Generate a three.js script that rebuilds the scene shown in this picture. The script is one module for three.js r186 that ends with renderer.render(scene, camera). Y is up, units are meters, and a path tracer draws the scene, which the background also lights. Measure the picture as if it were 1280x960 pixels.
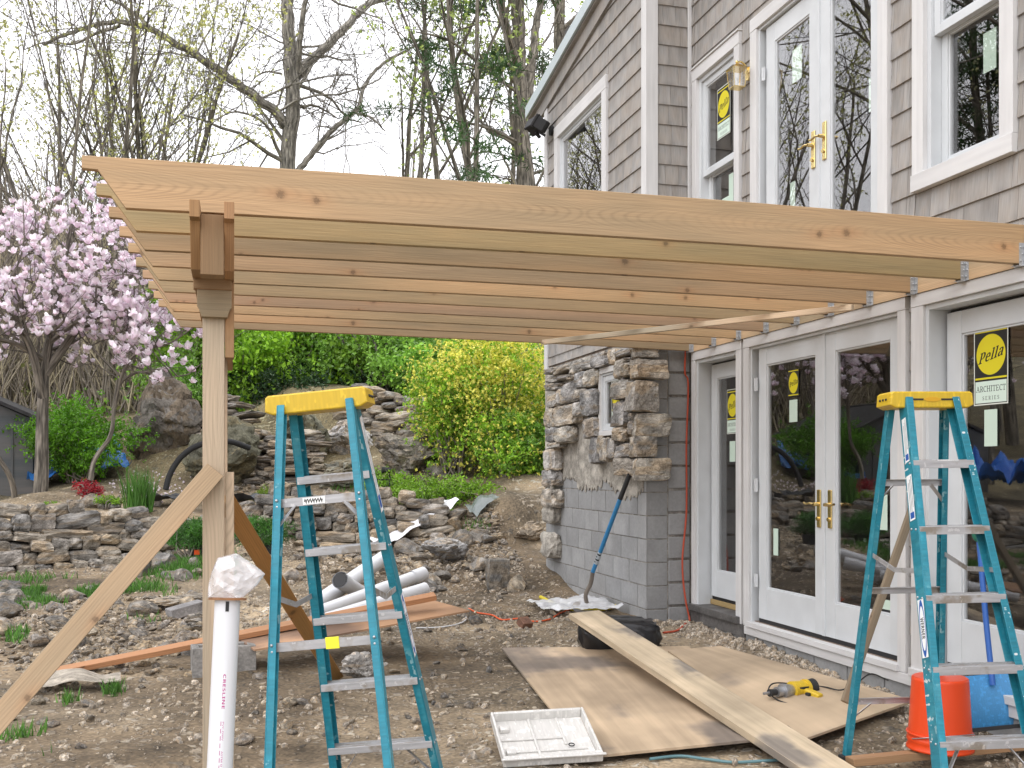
import * as THREE from 'three';
import { mergeGeometries } from 'three/addons/utils/BufferGeometryUtils.js';
import { RoundedBoxGeometry } from 'three/addons/geometries/RoundedBoxGeometry.js';

// ------------------------------------------------------------------ camera, sky, sun, exposure
const W = 1280, HGT = 960, F = 1300, CX = 640, CY = 590, EYE = 1.45;      // a level camera whose frame was shifted up
const YAW = Math.atan(351 / F), SA = Math.sin(YAW), CA = Math.cos(YAW);
const scene = new THREE.Scene();
const camera = new THREE.PerspectiveCamera(2 * Math.atan(HGT / 2 / F) * 180 / Math.PI, W / HGT, 0.05, 900);
camera.position.set(0, EYE, 0);
camera.rotation.y = -YAW;
camera.setViewOffset(W, HGT, 0, -(CY - HGT / 2), W, HGT);
const renderer = new THREE.WebGLRenderer();
renderer.toneMapping = THREE.LinearToneMapping;
renderer.toneMappingExposure = 1.3;
renderer.shadowMap.enabled = true;
{ // high, bright overcast: brighter towards the zenith and round the veiled sun
  const w = 256, h = 128, data = new Float32Array(w * h * 4);
  const s = new THREE.Vector3(-0.55, 0.75, 0.45).normalize(), v = new THREE.Vector3();
  for (let j = 0; j < h; j++) for (let i = 0; i < w; i++) {
    const el = ((j + 0.5) / h - 0.5) * Math.PI, az = ((i + 0.5) / w - 0.5) * 2 * Math.PI;
    v.set(Math.cos(el) * Math.cos(az), Math.sin(el), Math.cos(el) * Math.sin(az));
    const up = Math.max(0, v.y), glow = Math.pow(Math.max(0, v.dot(s)), 3);
    const L = 1.5 * (0.86 + 0.5 * up + 0.22 * glow), k = (j * w + i) * 4;
    data[k] = L * 0.985; data[k + 1] = L * 0.985; data[k + 2] = L * 1.03; data[k + 3] = 1;
  }
  const t = new THREE.DataTexture(data, w, h, THREE.RGBAFormat, THREE.FloatType);
  t.mapping = THREE.EquirectangularReflectionMapping; t.magFilter = THREE.LinearFilter; t.needsUpdate = true;
  scene.background = t; scene.environment = t;
}
const sun = new THREE.DirectionalLight(new THREE.Color(1, 0.96, 0.9), 0.55);
sun.position.set(-5.5, 7.5, 4.5); sun.target.position.set(0, 0, 0);
sun.castShadow = true; sun.shadow.radius = 90;
Object.assign(sun.shadow.camera, { left: -30, right: 30, top: 30, bottom: -30, near: 0.1, far: 120 });
scene.add(sun, sun.target);

// ------------------------------------------------------------------ helpers
function rngOf(seed) { let a = seed >>> 0; return () => { a = (a + 0x6d2b79f5) | 0; let t = Math.imul(a ^ (a >>> 15), 1 | a); t = (t + Math.imul(t ^ (t >>> 7), 61 | t)) ^ t; return ((t ^ (t >>> 14)) >>> 0) / 4294967296; }; }
const V = (x, y, z) => new THREE.Vector3(x, y, z);
const at = (px, py, d) => { const xc = (px - CX) / F * d; return V(xc * CA + d * SA, EYE - (py - CY) / F * d, xc * SA - d * CA); };
const onX = (px, py, X) => { const u = (px - CX) / F, d = X / (u * CA + SA); return at(px, py, d); };
const zOnX = (px, X) => onX(px, CY, X).z;
const onZ = (px, py, Z) => { const u = (px - CX) / F, d = Z / (u * SA - CA); return at(px, py, d); };
const clamp = (x, a = 0, b = 1) => Math.min(b, Math.max(a, x)), lerp = (a, b, t) => a + (b - a) * t;
const sstep = (a, b, x) => { const t = clamp((x - a) / (b - a)); return t * t * (3 - 2 * t); };
function hash3(x, y, z) { let h = Math.imul(x | 0, 374761393) ^ Math.imul(y | 0, 668265263) ^ Math.imul(z | 0, 2147483647 ^ 1274126177); h = Math.imul(h ^ (h >>> 13), 1274126177); return ((h ^ (h >>> 16)) >>> 0) / 4294967296; }
function noise(x, y, z = 0) {
  const X = Math.floor(x), Y = Math.floor(y), Z = Math.floor(z); x -= X; y -= Y; z -= Z;
  const a = x * x * (3 - 2 * x), b = y * y * (3 - 2 * y), c = z * z * (3 - 2 * z);
  const l = (dx, dy, dz) => hash3(X + dx, Y + dy, Z + dz);
  return lerp(lerp(lerp(l(0, 0, 0), l(1, 0, 0), a), lerp(l(0, 1, 0), l(1, 1, 0), a), b), lerp(lerp(l(0, 0, 1), l(1, 0, 1), a), lerp(l(0, 1, 1), l(1, 1, 1), a), b), c) * 2 - 1;
}
function fbm(x, y, z = 0, n = 4) { let s = 0, a = 0.5; for (let i = 0; i < n; i++) { s += a * noise(x, y, z); x = x * 2.03 + 17.1; y = y * 2.03 + 5.7; z = z * 2.03 + 9.2; a *= 0.5; } return s; }
const names = new Map();
function numbered(n) { const k = names.get(n) ?? 0; names.set(n, k + 1); return k ? `${n}_${String(k).padStart(3, '0')}` : n; }
function tag(o, label, category, group, kind) {
  if (label) o.userData.label = label; if (category) o.userData.category = category;
  if (group) o.userData.group = group; if (kind) o.userData.kind = kind; return o;
}
function thing(name, label, category, p = V(0, 0, 0), group) {
  const o = new THREE.Group(); o.name = numbered(name); o.position.copy(p); scene.add(o); return tag(o, label, category, group);
}
function mesh(name, geo, mat, parent, p, scale) {
  const m = new THREE.Mesh(geo, mat); m.name = parent ? name : numbered(name); m.castShadow = m.receiveShadow = true;
  if (p) m.position.copy(p); if (scale) m.scale.copy(scale); (parent ?? scene).add(m); return m;
}
function grp(name, parent) { const g = new THREE.Group(); g.name = name; parent.add(g); return g; }
function struct(name, geo, mat) { const m = mesh(name, geo, mat); m.userData.kind = 'structure'; return m; }
// uv in metres, the grain (u) along the longest side
function metreUV(g, ou = 0, ov = 0) {
  g.computeBoundingBox(); const s = g.boundingBox.getSize(V()), p = g.attributes.position, n = g.attributes.normal, uv = new Float32Array(p.count * 2);
  const dims = [s.x, s.y, s.z];
  for (let i = 0; i < p.count; i++) {
    const N = [Math.abs(n.getX(i)), Math.abs(n.getY(i)), Math.abs(n.getZ(i))], c = [p.getX(i), p.getY(i), p.getZ(i)];
    const k = N.indexOf(Math.max(...N)); let [a, b] = [0, 1, 2].filter((q) => q !== k);
    if (dims[b] > dims[a]) [a, b] = [b, a];
    uv[i * 2] = c[a] + ou; uv[i * 2 + 1] = c[b] + ov + k * 0.37;
  }
  g.setAttribute('uv', new THREE.BufferAttribute(uv, 2)); return g;
}
let uvr = rngOf(77);
function boxG(w, h, d, r = 0.003, seg = 1) {
  const g = r > 0 ? new RoundedBoxGeometry(w, h, d, seg, Math.min(r, w * 0.45, h * 0.45, d * 0.45)) : new THREE.BoxGeometry(w, h, d);
  return metreUV(g.index ? g.toNonIndexed() : g, uvr() * 5, uvr() * 5);
}
function aabb(parent, name, mat, x0, x1, y0, y1, z0, z1, r = 0.003) {
  return mesh(name, boxG(Math.abs(x1 - x0), Math.abs(y1 - y0), Math.abs(z1 - z0), r), mat, parent, V((x0 + x1) / 2, (y0 + y1) / 2, (z0 + z1) / 2));
}
const aabbG = (x0, x1, y0, y1, z0, z1, r = 0.003) => boxG(Math.abs(x1 - x0), Math.abs(y1 - y0), Math.abs(z1 - z0), r).translate((x0 + x1) / 2, (y0 + y1) / 2, (z0 + z1) / 2);
// a board between two points: w across (along side), t thick
function boardM(a, b, side, ext0 = 0, ext1 = 0) {
  const d = b.clone().sub(a), L = d.length(); d.normalize();
  const n = side.clone().addScaledVector(d, -side.dot(d)).normalize(), up = V().crossVectors(d, n).normalize();
  return { L, m: new THREE.Matrix4().makeBasis(d, n, up).setPosition(a.clone().add(b).multiplyScalar(0.5)) };
}
function board(parent, name, mat, a, b, w, t, side, r = 0.003) {
  const { L, m } = boardM(a, b, side), g = boxG(L, w, t, r); const o = mesh(name, g, mat, parent); o.applyMatrix4(m); return o;
}
const boardG = (a, b, w, t, side, r = 0.003) => { const { L, m } = boardM(a, b, side); return boxG(L, w, t, r).applyMatrix4(m); };
const merge = (list) => mergeGeometries(list.map((g) => { const q = g.index ? g.toNonIndexed() : g; for (const k of Object.keys(q.attributes)) if (!['position', 'normal', 'uv', 'color'].includes(k)) q.deleteAttribute(k); return q; }));
const tubeG = (pts, r, seg = 24, rad = 8) => new THREE.TubeGeometry(new THREE.CatmullRomCurve3(pts), seg, r, rad);

// tapered tubes of trees and plants
class Tubes {
  constructor() { this.p = []; this.n = []; this.u = []; this.i = []; }
  add(pts, radii, sides) {
    const base = this.p.length / 3, t = V(), a = V(), b = V(), q = V(); let len = 0;
    a.set(0.3, 0.1, 1);
    for (let k = 0; k < pts.length; k++) {
      t.copy(pts[Math.min(k + 1, pts.length - 1)]).sub(pts[Math.max(k - 1, 0)]).normalize();
      a.addScaledVector(t, -a.dot(t)); if (a.lengthSq() < 1e-6) a.set(1, 0.2, 0).addScaledVector(t, -t.x); a.normalize(); b.crossVectors(t, a);
      if (k) len += pts[k].distanceTo(pts[k - 1]);
      for (let s = 0; s <= sides; s++) {
        const an = s / sides * Math.PI * 2; q.copy(a).multiplyScalar(Math.cos(an)).addScaledVector(b, Math.sin(an));
        this.n.push(q.x, q.y, q.z); this.p.push(pts[k].x + q.x * radii[k], pts[k].y + q.y * radii[k], pts[k].z + q.z * radii[k]);
        this.u.push(s / sides * Math.max(0.2, radii[0] * 6.28), len);
      }
    }
    for (let k = 0; k < pts.length - 1; k++) for (let s = 0; s < sides; s++) {
      const o = base + k * (sides + 1) + s, w = o + sides + 1; this.i.push(o, o + 1, w, w, o + 1, w + 1);
    }
  }
  build() {
    const g = new THREE.BufferGeometry(); g.setAttribute('position', new THREE.Float32BufferAttribute(this.p, 3));
    g.setAttribute('normal', new THREE.Float32BufferAttribute(this.n, 3)); g.setAttribute('uv', new THREE.Float32BufferAttribute(this.u, 2)); g.setIndex(this.i); return g;
  }
}

// ------------------------------------------------------------------ textures
function tex(w, h, fn, srgb = true, rx = 1, ry = 1) {
  const d = new Uint8Array(w * h * 4);
  for (let y = 0; y < h; y++) for (let x = 0; x < w; x++) {
    const c = fn(x / w, y / h), k = (y * w + x) * 4, a = Array.isArray(c) ? c : [c, c, c];
    for (let q = 0; q < 3; q++) d[k + q] = clamp(a[q]) * 255; d[k + 3] = 255;
  }
  const t = new THREE.DataTexture(d, w, h); t.magFilter = THREE.LinearFilter; t.minFilter = THREE.LinearMipmapLinearFilter;
  t.wrapS = t.wrapT = THREE.MirroredRepeatWrapping; if (srgb) t.colorSpace = THREE.SRGBColorSpace; t.repeat.set(rx, ry); t.needsUpdate = true; return t;
}
function canvasTex(w, h, draw) {
  const c = document.createElement('canvas'); c.width = w; c.height = h; draw(c.getContext('2d'), w, h);
  const t = new THREE.CanvasTexture(c); t.colorSpace = THREE.SRGBColorSpace; return t;
}
// wood: u = 2.4 m along the grain, v = 0.3 m across
function woodTex(seed, knots, cath) {
  const r = rngOf(seed), K = Array.from({ length: Math.round(knots * 0.8) }, () => [r() * 2.4, r() * 0.3, 0.006 + r() * 0.012]);
  return tex(1024, 192, (a, b) => {
    const u = a * 2.4, v = b * 0.3; let warp = 0, dark = 0, red = 0;
    for (const [ku, kv, kr] of K) {
      const du = (u - ku) * 0.35, dv = v - kv, q = Math.hypot(du, dv), e = Math.exp(-((q / (kr * 2.2)) ** 2));
      warp += e * 0.011 * Math.sign(dv + 1e-5); const dd = Math.hypot(u - ku, dv) / kr;
      dark += 0.36 * (1 - sstep(0.5, 1.3, dd + 0.3 * noise(u * 300, v * 300, seed))) + 0.1 * Math.exp(-((dd - 1.1) ** 2) * 2); red += Math.exp(-((q / (kr * 1.8)) ** 2));
    }
    const wv = v + warp + 0.03 * fbm(u * 1.5 + seed, v * 3, seed, 3) * cath;
    const q0 = (v - 0.14 + 0.03 * fbm(u * 0.7, 0.5, seed, 2)) / 0.05, arch = cath > 1.5 ? 1 - sstep(0.9, 1.7, Math.abs(q0)) : 0;
    const ring = lerp(0.5 + 0.5 * Math.sin(wv * (cath > 1.5 ? 420 : 620) + 3 * fbm(u * 0.8, v * 10, seed + 3, 2)), 0.5 + 0.5 * Math.sin(6.283 * (u * 16 + q0 * q0 * 2.6 + 1.5 * fbm(u * 2.2, v * 14, seed + 5, 3))), arch);
    const fine = fbm(u * 6, v * 420, seed, 3), broad = fbm(u * 0.9, v * 9, seed + 8, 3);
    const L = 0.88 - (cath > 1.5 ? 0.07 + 0.085 * arch * sstep(-0.1, 0.3, fbm(u * 1.4 + 3, v * 5, seed + 12, 3)) - 0.03 * arch : 0.055) * Math.pow(ring, 3) * (0.6 + broad) + 0.08 * fine + 0.2 * broad - dark * 0.6, w = 0.05 * broad + 0.035 * red;
    return [L * (1 + w * 0.4), L * (0.985 - w), L * (0.965 - w * 1.8)];
  }, true, 1 / 2.4, 1 / 0.3);
}
const woodTexes = [woodTex(3, 9, 1), woodTex(11, 5, 2.2), woodTex(23, 12, 1.3), woodTex(41, 3, 1)];
const grainBump = tex(512, 128, (a, b) => 0.5 + 0.5 * fbm(a * 10, b * 60, 5, 3), false, 1 / 1.2, 1 / 0.3);
const std = (o) => new THREE.MeshStandardMaterial({ roughness: 0.8, ...o });
const lin = (r, g, b) => new THREE.Color().setRGB(r, g, b);
let woodN = 0;
function wood(r, g, b, k = woodN++, rough = 0.75) {
  const m = woodTexes[k % 4].clone(); m.offset.set((k * 0.37) % 1, (k * 0.61) % 1); m.needsUpdate = true;
  return std({ color: lin(r, g, b), map: m, bumpMap: grainBump, bumpScale: 0.0012, roughness: rough });
}
const speck = tex(512, 512, (x, y) => { const L = 0.8 + 0.26 * fbm(x * 10, y * 10, 1, 5) + 0.16 * fbm(x * 70, y * 70, 3, 3); return [L * 1.02, L, L * 0.97]; }, true, 1 / 0.8, 1 / 0.8);
const speckBump = tex(512, 512, (x, y) => 0.5 + 0.6 * fbm(x * 26, y * 26, 9, 5), false, 1 / 0.8, 1 / 0.8);
const stoneTex = tex(512, 512, (x, y) => {
  const a = fbm(x * 5, y * 5, 2, 5), b = fbm(x * 3 + 40, y * 9, 7, 4), c = fbm(x * 60, y * 60, 4, 2), L = 0.78 + 0.42 * a + 0.22 * c, t = sstep(-0.05, 0.35, b);
  return [L * lerp(0.98, 1.04, t), L * lerp(0.98, 0.98, t), L * lerp(0.98, 0.9, t)];
}, true, 1 / 0.7, 1 / 0.7);
const barkTex = tex(256, 512, (x, y) => { const L = 0.72 + 0.5 * fbm(x * 12, y * 5, 3, 4) + 0.25 * fbm(x * 40, y * 14, 8, 2); return [L, L * 0.98, L * 0.94]; }, true, 1 / 0.5, 1 / 1.2);
const barkBump = tex(256, 512, (x, y) => 0.5 + 0.8 * fbm(x * 22, y * 7, 3, 4), false, 1 / 0.5, 1 / 1.2);
const shingleTex = [0, 1].map((k) => tex(256, 256, (x, y) => {
  const L = 0.9 + 0.07 * fbm(x * 60, y * 3, 3 + k, 3) + 0.1 * fbm(x * 5, y * 1.6, 30 + k, 3), w = 0.5 + fbm(x * 4, y * 2.5, 60 + k, 3);
  return [L * lerp(0.99, 1.02, w), L * 0.99, L * lerp(1.0, 0.97, w)];
}));
const dirtTex = tex(1024, 1024, (x, y) => {
  const a = fbm(x * 6, y * 6, 1, 5), p = fbm(x * 55, y * 55, 5, 3), q = fbm(x * 150, y * 150, 8, 2), g = sstep(0.22, 0.34, p);
  const L = 0.7 + 0.34 * a + 0.22 * q + 0.3 * g * (0.5 + noise(x * 30, y * 30, 4)); return [L, L * lerp(0.93, 0.97, g), L * lerp(0.83, 0.93, g)];
}, true, 1 / 2.2, 1 / 2.2);
const dirtBump = tex(1024, 1024, (x, y) => { const p = fbm(x * 55, y * 55, 5, 3); return 0.4 + 0.25 * fbm(x * 18, y * 18, 2, 4) + 0.35 * sstep(0.15, 0.4, p) + 0.15 * fbm(x * 150, y * 150, 8, 2); }, false, 1 / 2.2, 1 / 2.2);
const plyTex = tex(1024, 512, (a, b) => {
  const u = a * 2.4, v = b * 1.2, L = 0.82 + 0.1 * fbm(u * 1.2, v * 26, 3, 4) + 0.06 * fbm(u * 0.9, v * 7, 4, 3) + 0.2 * fbm(u * 2, v * 2, 9, 4);
  const dirt = sstep(0.02, 0.4, fbm(u * 1.7 + 9, v * 2.1, 12, 5)), k = 1 - 0.34 * dirt; return [L * k, L * k * lerp(0.97, 1, dirt), L * k * lerp(0.92, 1.03, dirt)];
}, true, 1 / 2.4, 1 / 1.2);
const scuff = tex(512, 512, (x, y) => { const s = sstep(0.2, 0.5, fbm(x * 9, y * 9, 3, 5)), q = sstep(0.28, 0.4, fbm(x * 40, y * 12, 7, 3)); const L = 0.9 + 0.06 * fbm(x * 60, y * 6, 2, 3) + 0.12 * s + 0.1 * q; return [L, L, L]; }, true, 2, 2);

const softGrey = tex(256, 256, (x, y) => { const L = 0.92 + 0.1 * fbm(x * 5, y * 5, 21, 4) + 0.05 * fbm(x * 60, y * 60, 3, 2); return [L * 0.995, L, L * 1.005]; }, true, 1 / 0.9, 1 / 0.9);
const M = {
  white: std({ color: lin(0.66, 0.685, 0.7), roughness: 0.5, map: tex(128, 128, (x, y) => { const L = 0.95 + 0.05 * fbm(x * 6, y * 6, 4, 4); return [L, L, L]; }) }),
  trim: std({ color: lin(0.69, 0.69, 0.69), roughness: 0.6, map: tex(256, 128, (x, y) => { const L = 0.95 + 0.05 * fbm(x * 3, y * 50, 4, 3) + 0.05 * fbm(x * 4, y * 5, 14, 3); return [L, L * 0.995, L * 0.99]; }) }),
  grayTrim: std({ color: lin(0.17, 0.17, 0.175), roughness: 0.6, map: speck }),
  gutter: std({ color: lin(0.45, 0.52, 0.54), roughness: 0.4 }),
  glass: new THREE.MeshPhysicalMaterial({ color: 0xffffff, transmission: 1, thickness: 0, roughness: 0.0, ior: 1.8, specularIntensity: 1 }),
  brass: std({ color: lin(0.8, 0.62, 0.28), metalness: 1, roughness: 0.22 }),
  steel: std({ color: lin(0.55, 0.56, 0.58), metalness: 0.85, roughness: 0.42, map: scuff }),
  alu: std({ color: lin(0.56, 0.56, 0.56), metalness: 0.5, roughness: 0.5, map: tex(512, 512, (x, y) => { const m = sstep(0.05, 0.45, fbm(x * 8, y * 8, 6, 5)), s = sstep(0.36, 0.42, fbm(x * 30, y * 30, 9, 3)), L = 0.9 + 0.1 * fbm(x * 8, y * 80, 2, 3); return [lerp(L, 0.66, m * 0.7) + s * 0.2, lerp(L, 0.6, m * 0.7) + s * 0.2, lerp(L * 1.01, 0.52, m * 0.7) + s * 0.2]; }, true, 1.6, 1.6) }),
  galv: std({ color: lin(0.56, 0.58, 0.6), metalness: 0.45, roughness: 0.45, map: scuff }),
  black: std({ color: lin(0.012, 0.012, 0.013), roughness: 0.55 }),
  rubber: std({ color: lin(0.02, 0.02, 0.021), roughness: 0.75 }),
  dark: std({ color: lin(0.03, 0.028, 0.027), roughness: 0.9 }),
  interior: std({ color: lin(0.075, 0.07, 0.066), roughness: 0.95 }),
  sheath: std({ color: lin(0.3, 0.24, 0.2), roughness: 0.9, map: speck }),
  fibre: std({ color: lin(1, 1, 1), roughness: 0.48, map: tex(512, 512, (x, y) => { const s = sstep(0.3, 0.36, fbm(x * 26, y * 26, 5, 3)) * sstep(-0.1, 0.25, fbm(x * 3, y * 3, 8, 2)), w = 0.9 + 0.1 * fbm(x * 70, y * 8, 2, 3) + 0.12 * fbm(x * 6, y * 6, 4, 4), k = 0.22 * sstep(0.1, 0.5, fbm(x * 9, y * 9, 14, 4)); return [lerp(0.13 * w + k * 0.5, 0.8, s), lerp(0.53 * w + k * 0.25, 0.82, s), lerp(0.61 * w + k * 0.2, 0.82, s)]; }, true, 2, 2) }),
  yellow: std({ color: lin(0.74, 0.5, 0.03), roughness: 0.45, map: scuff }),
  cmu: [0.36, 0.385, 0.34, 0.37].map((L) => std({ color: lin(L, L, L * 0.99), map: softGrey, bumpMap: speckBump, bumpScale: 0.0015, roughness: 0.95 })),
  mortar: std({ color: lin(0.37, 0.365, 0.355), map: speck, bumpMap: speckBump, bumpScale: 0.004, roughness: 0.95 }),
  parge: std({ color: lin(0.56, 0.545, 0.51), map: speck, bumpMap: speckBump, bumpScale: 0.004, roughness: 0.95 }),
  stone: [[0.6, 0.57, 0.53], [0.54, 0.52, 0.5], [0.63, 0.57, 0.49], [0.48, 0.47, 0.46], [0.65, 0.61, 0.54], [0.61, 0.575, 0.52]].map(([r, g, b]) => std({ color: lin(r, g, b), map: stoneTex, bumpMap: speckBump, bumpScale: 0.012, roughness: 0.92 })),
  field: [[0.47, 0.415, 0.34], [0.36, 0.33, 0.29], [0.52, 0.445, 0.34], [0.3, 0.285, 0.265], [0.44, 0.4, 0.355]].map(([r, g, b]) => std({ color: lin(r, g, b), map: stoneTex, bumpMap: speckBump, bumpScale: 0.01, roughness: 0.95 })),
  moss: std({ color: lin(0.24, 0.23, 0.16), map: stoneTex, bumpMap: speckBump, bumpScale: 0.02, roughness: 1 }),
  dirt: std({ color: lin(0.475, 0.432, 0.362), map: dirtTex, bumpMap: dirtBump, bumpScale: 0.022, roughness: 1, vertexColors: true }),
  bark: std({ color: lin(0.36, 0.335, 0.3), map: barkTex, bumpMap: barkBump, bumpScale: 0.012, roughness: 1 }),
  paleBark: std({ color: lin(0.29, 0.275, 0.255), map: barkTex, bumpMap: barkBump, bumpScale: 0.01, roughness: 1 }),
  twig: std({ color: lin(0.27, 0.235, 0.2), roughness: 1 }),
  pvc: std({ color: lin(0.66, 0.67, 0.69), roughness: 0.35 }),
};
const leafMat = (r, g, b, t = 0.35) => new THREE.MeshPhysicalMaterial({ color: lin(r, g, b), roughness: 0.75, transmission: t, thickness: 0, side: THREE.DoubleSide, ior: 1.3 });
const shingleMats = [[0.365, 0.35, 0.325], [0.39, 0.376, 0.352], [0.335, 0.32, 0.296], [0.375, 0.354, 0.322], [0.405, 0.392, 0.368], [0.36, 0.346, 0.322]].map(([r, g, b], k) => {
  return std({ color: lin(r, g, b), map: shingleTex[k % 2], bumpMap: shingleTex[k % 2], bumpScale: 0.002, roughness: 0.9 });
});
const cedar = [[0.56, 0.4, 0.235], [0.62, 0.455, 0.235], [0.54, 0.375, 0.215], [0.55, 0.395, 0.24], [0.61, 0.445, 0.26], [0.59, 0.43, 0.25], [0.57, 0.39, 0.25], [0.58, 0.43, 0.255], [0.57, 0.41, 0.245], [0.56, 0.4, 0.24]].map(([r, g, b], i) => wood(r, g, b, i === 0 ? 1 : i === 3 ? 9 : i * 3 + 4));
cedar[0].map.offset.y = 0.916;
const pine = wood(0.62, 0.51, 0.38, 1), pine2 = wood(0.47, 0.365, 0.24, 4), palePine = wood(0.82, 0.7, 0.53), lumber = wood(0.5, 0.26, 0.13), oldWood = wood(0.32, 0.25, 0.17), ledgerWood = wood(0.66, 0.5, 0.32), darkCedar = wood(0.36, 0.22, 0.11);

// ------------------------------------------------------------------ stones: a box or ball whose faces are cut and worn
function roundRock(seed, detail, cuts, rough, flat = true) {
  const r = rngOf(seed); let g = new THREE.IcosahedronGeometry(1, detail);
  const planes = Array.from({ length: cuts }, () => { const n = V(r() - 0.5, r() - 0.5, r() - 0.5).normalize(); return [n, 0.45 + r() * 0.35]; }), p = g.attributes.position, v = V();
  for (let i = 0; i < p.count; i++) {
    v.fromBufferAttribute(p, i);
    for (const [n, d] of planes) { const k = v.dot(n) - d; if (k > 0) v.addScaledVector(n, -k * 0.92); }
    v.multiplyScalar(1 + rough * fbm(v.x * 1.6 + seed, v.y * 1.6, v.z * 1.6, 4)); if (detail > 6) v.multiplyScalar(1 - 0.22 * Math.pow(1 - Math.abs(noise(v.x * 2.3 + seed, v.y * 4.1, v.z * 2.3)), 5) + 0.1 * fbm(v.x * 6, v.y * 9, v.z * 6, 3)); p.setXYZ(i, v.x, v.y, v.z);
  }
  g.computeVertexNormals(); return rockUV(g, seed);
}
function boxRock(seed, nx = 5, ny = 4, nz = 3, round = 0.12, rough = 0.11, pw = 10) {           // fits -0.5..0.5
  const g = new THREE.BoxGeometry(1, 1, 1, nx, ny, nz), p = g.attributes.position, v = V(), q = V(), r = rngOf(seed);
  const sk = [r() - 0.5, r() - 0.5, r() - 0.5, r() - 0.5];
  for (let i = 0; i < p.count; i++) {
    v.fromBufferAttribute(p, i);
    q.set(v.x * 2, v.y * 2, v.z * 2); const L = Math.pow(Math.abs(q.x) ** pw + Math.abs(q.y) ** pw + Math.abs(q.z) ** pw, 1 / pw), c = lerp(1, 1 / Math.max(L, 1e-3), clamp(round * 8)); const e = Math.max(Math.abs(q.x), Math.abs(q.y), Math.abs(q.z));
    v.multiplyScalar(lerp(1, c * e, 1));
    v.x += sk[0] * 0.16 * v.y; v.y += sk[1] * 0.14 * v.x + sk[3] * 0.12 * v.x * v.x;
    const k = 1 + rough * (1.5 * fbm(v.x * 2.6 + seed * 3.1, v.y * 2.6, v.z * 2.6 + seed, 4) + 0.55 * noise(v.x * 7.3 + seed, v.y * 7.3, v.z * 7.3)); v.multiplyScalar(k); p.setXYZ(i, v.x, v.y, v.z);
  }
  const h = g.toNonIndexed(); h.computeVertexNormals(); return rockUV(h, seed);
}
function rockUV(g, seed) {
  const p = g.attributes.position, n = g.attributes.normal, uv = new Float32Array(p.count * 2);
  for (let i = 0; i < p.count; i++) {
    const a = Math.abs(n.getX(i)), b = Math.abs(n.getY(i)), c = Math.abs(n.getZ(i)), x = p.getX(i), y = p.getY(i), z = p.getZ(i);
    const [s, t] = b > a && b > c ? [x, z] : a > c ? [z, y] : [x, y]; uv[i * 2] = s * 0.35 + seed * 0.17; uv[i * 2 + 1] = t * 0.35 + seed * 0.29;
  }
  g.setAttribute('uv', new THREE.BufferAttribute(uv, 2)); return g;
}
const boxRocks = Array.from({ length: 14 }, (_, k) => boxRock(k + 1, 5, 4, 3, 0.12, 0.13, k % 2 ? 3.2 : 6)), loose = Array.from({ length: 12 }, (_, k) => roundRock(k + 50, 2, 9, 0.22)), chips = Array.from({ length: 4 }, (_, k) => roundRock(k + 90, 1, 6, 0.25));

// ------------------------------------------------------------------ the lie of the land
const heightPins = [];
{
  const px = [[100, 715, 11.6], [20, 722, 11.2], [230, 702, 12.4], [450, 700, 12.8], [560, 690, 12.8], [640, 700, 12], [640, 612, 14], [670, 592, 15], [560, 640, 13.9], [480, 622, 14.5], [350, 618, 15], [515, 500, 18.2], [605, 600, 15.6], [400, 482, 18.5], [250, 520, 17], [120, 604, 14.4], [20, 636, 13.8], [200, 640, 13.4], [330, 640, 13.8], [430, 590, 15.6], [300, 545, 16.4], [560, 560, 16.6], [200, 430, 25], [50, 480, 22], [450, 430, 22], [640, 470, 19], [-200, 560, 18], [-150, 660, 12], [600, 745, 10.9], [660, 690, 12.6], [60, 610, 13.6], [760, 580, 17]];
  for (const [a, b, d] of px) { const p = at(a, b, d); heightPins.push([p.x, p.z, p.y]); }
  heightPins.push([0, 0, -0.02], [-3, -1, 0], [3, -1, 0], [0, 8, -0.1], [2, -4, -0.01], [0.5, -4.6, -0.03], [3.1, -4.3, 0.0], [-2, -4, 0.0], [-1, -6, 0.07], [1.8, -5, 0], [2, -7.4, 0.1], [3.6, -5.2, 0.1], [3.7, -4, 0.09], [3.7, -7.5, 0.14], [3.4, -8.6, 0.17], [3.2, -10, 0.2], [3.1, -11.2, 0.28], [0, -8.5, 0.16], [-2.5, -8, 0.14], [-5, -7, 0.1], [-2, -10, 0.22], [1, -10.3, 0.26], [6, -5, 0.1], [6, -12, 0.6], [10, -4, 0.1], [12, -16, 2], [-9, -8, 0.2], [-14, -14, 1.6], [-8, -3, 0], [8, 6, 0], [-8, 8, -0.1]);
}
const ramp = (x, z) => { const s = -z - 15 - 0.25 * x; return 0.24 * (s > 0 ? s * s / (s + 6) : 0) * (1 - 0.35 * sstep(60, 160, s)); };
for (const p of heightPins) p.push(p[2] - ramp(p[0], p[1]));
function H0(x, z) {
  let s = 0, w = 0; for (const [a, b, , r] of heightPins) { const d = (x - a) ** 2 + (z - b) ** 2 + 0.25, k = 1 / (d * d); s += k * r; w += k; }
  s += 0.0004 * 0; w += 0.00003; return s / w + ramp(x, z);
}
const bumps = (x, z) => { const far = sstep(7.5, 12, -z) * 0.8 + 0.2; return 0.09 * far * fbm(x * 0.9, z * 0.9, 3, 4) + 0.022 * fbm(x * 5, z * 5, 8, 3); };
const H = (x, z) => H0(x, z) + bumps(x, z);
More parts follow.
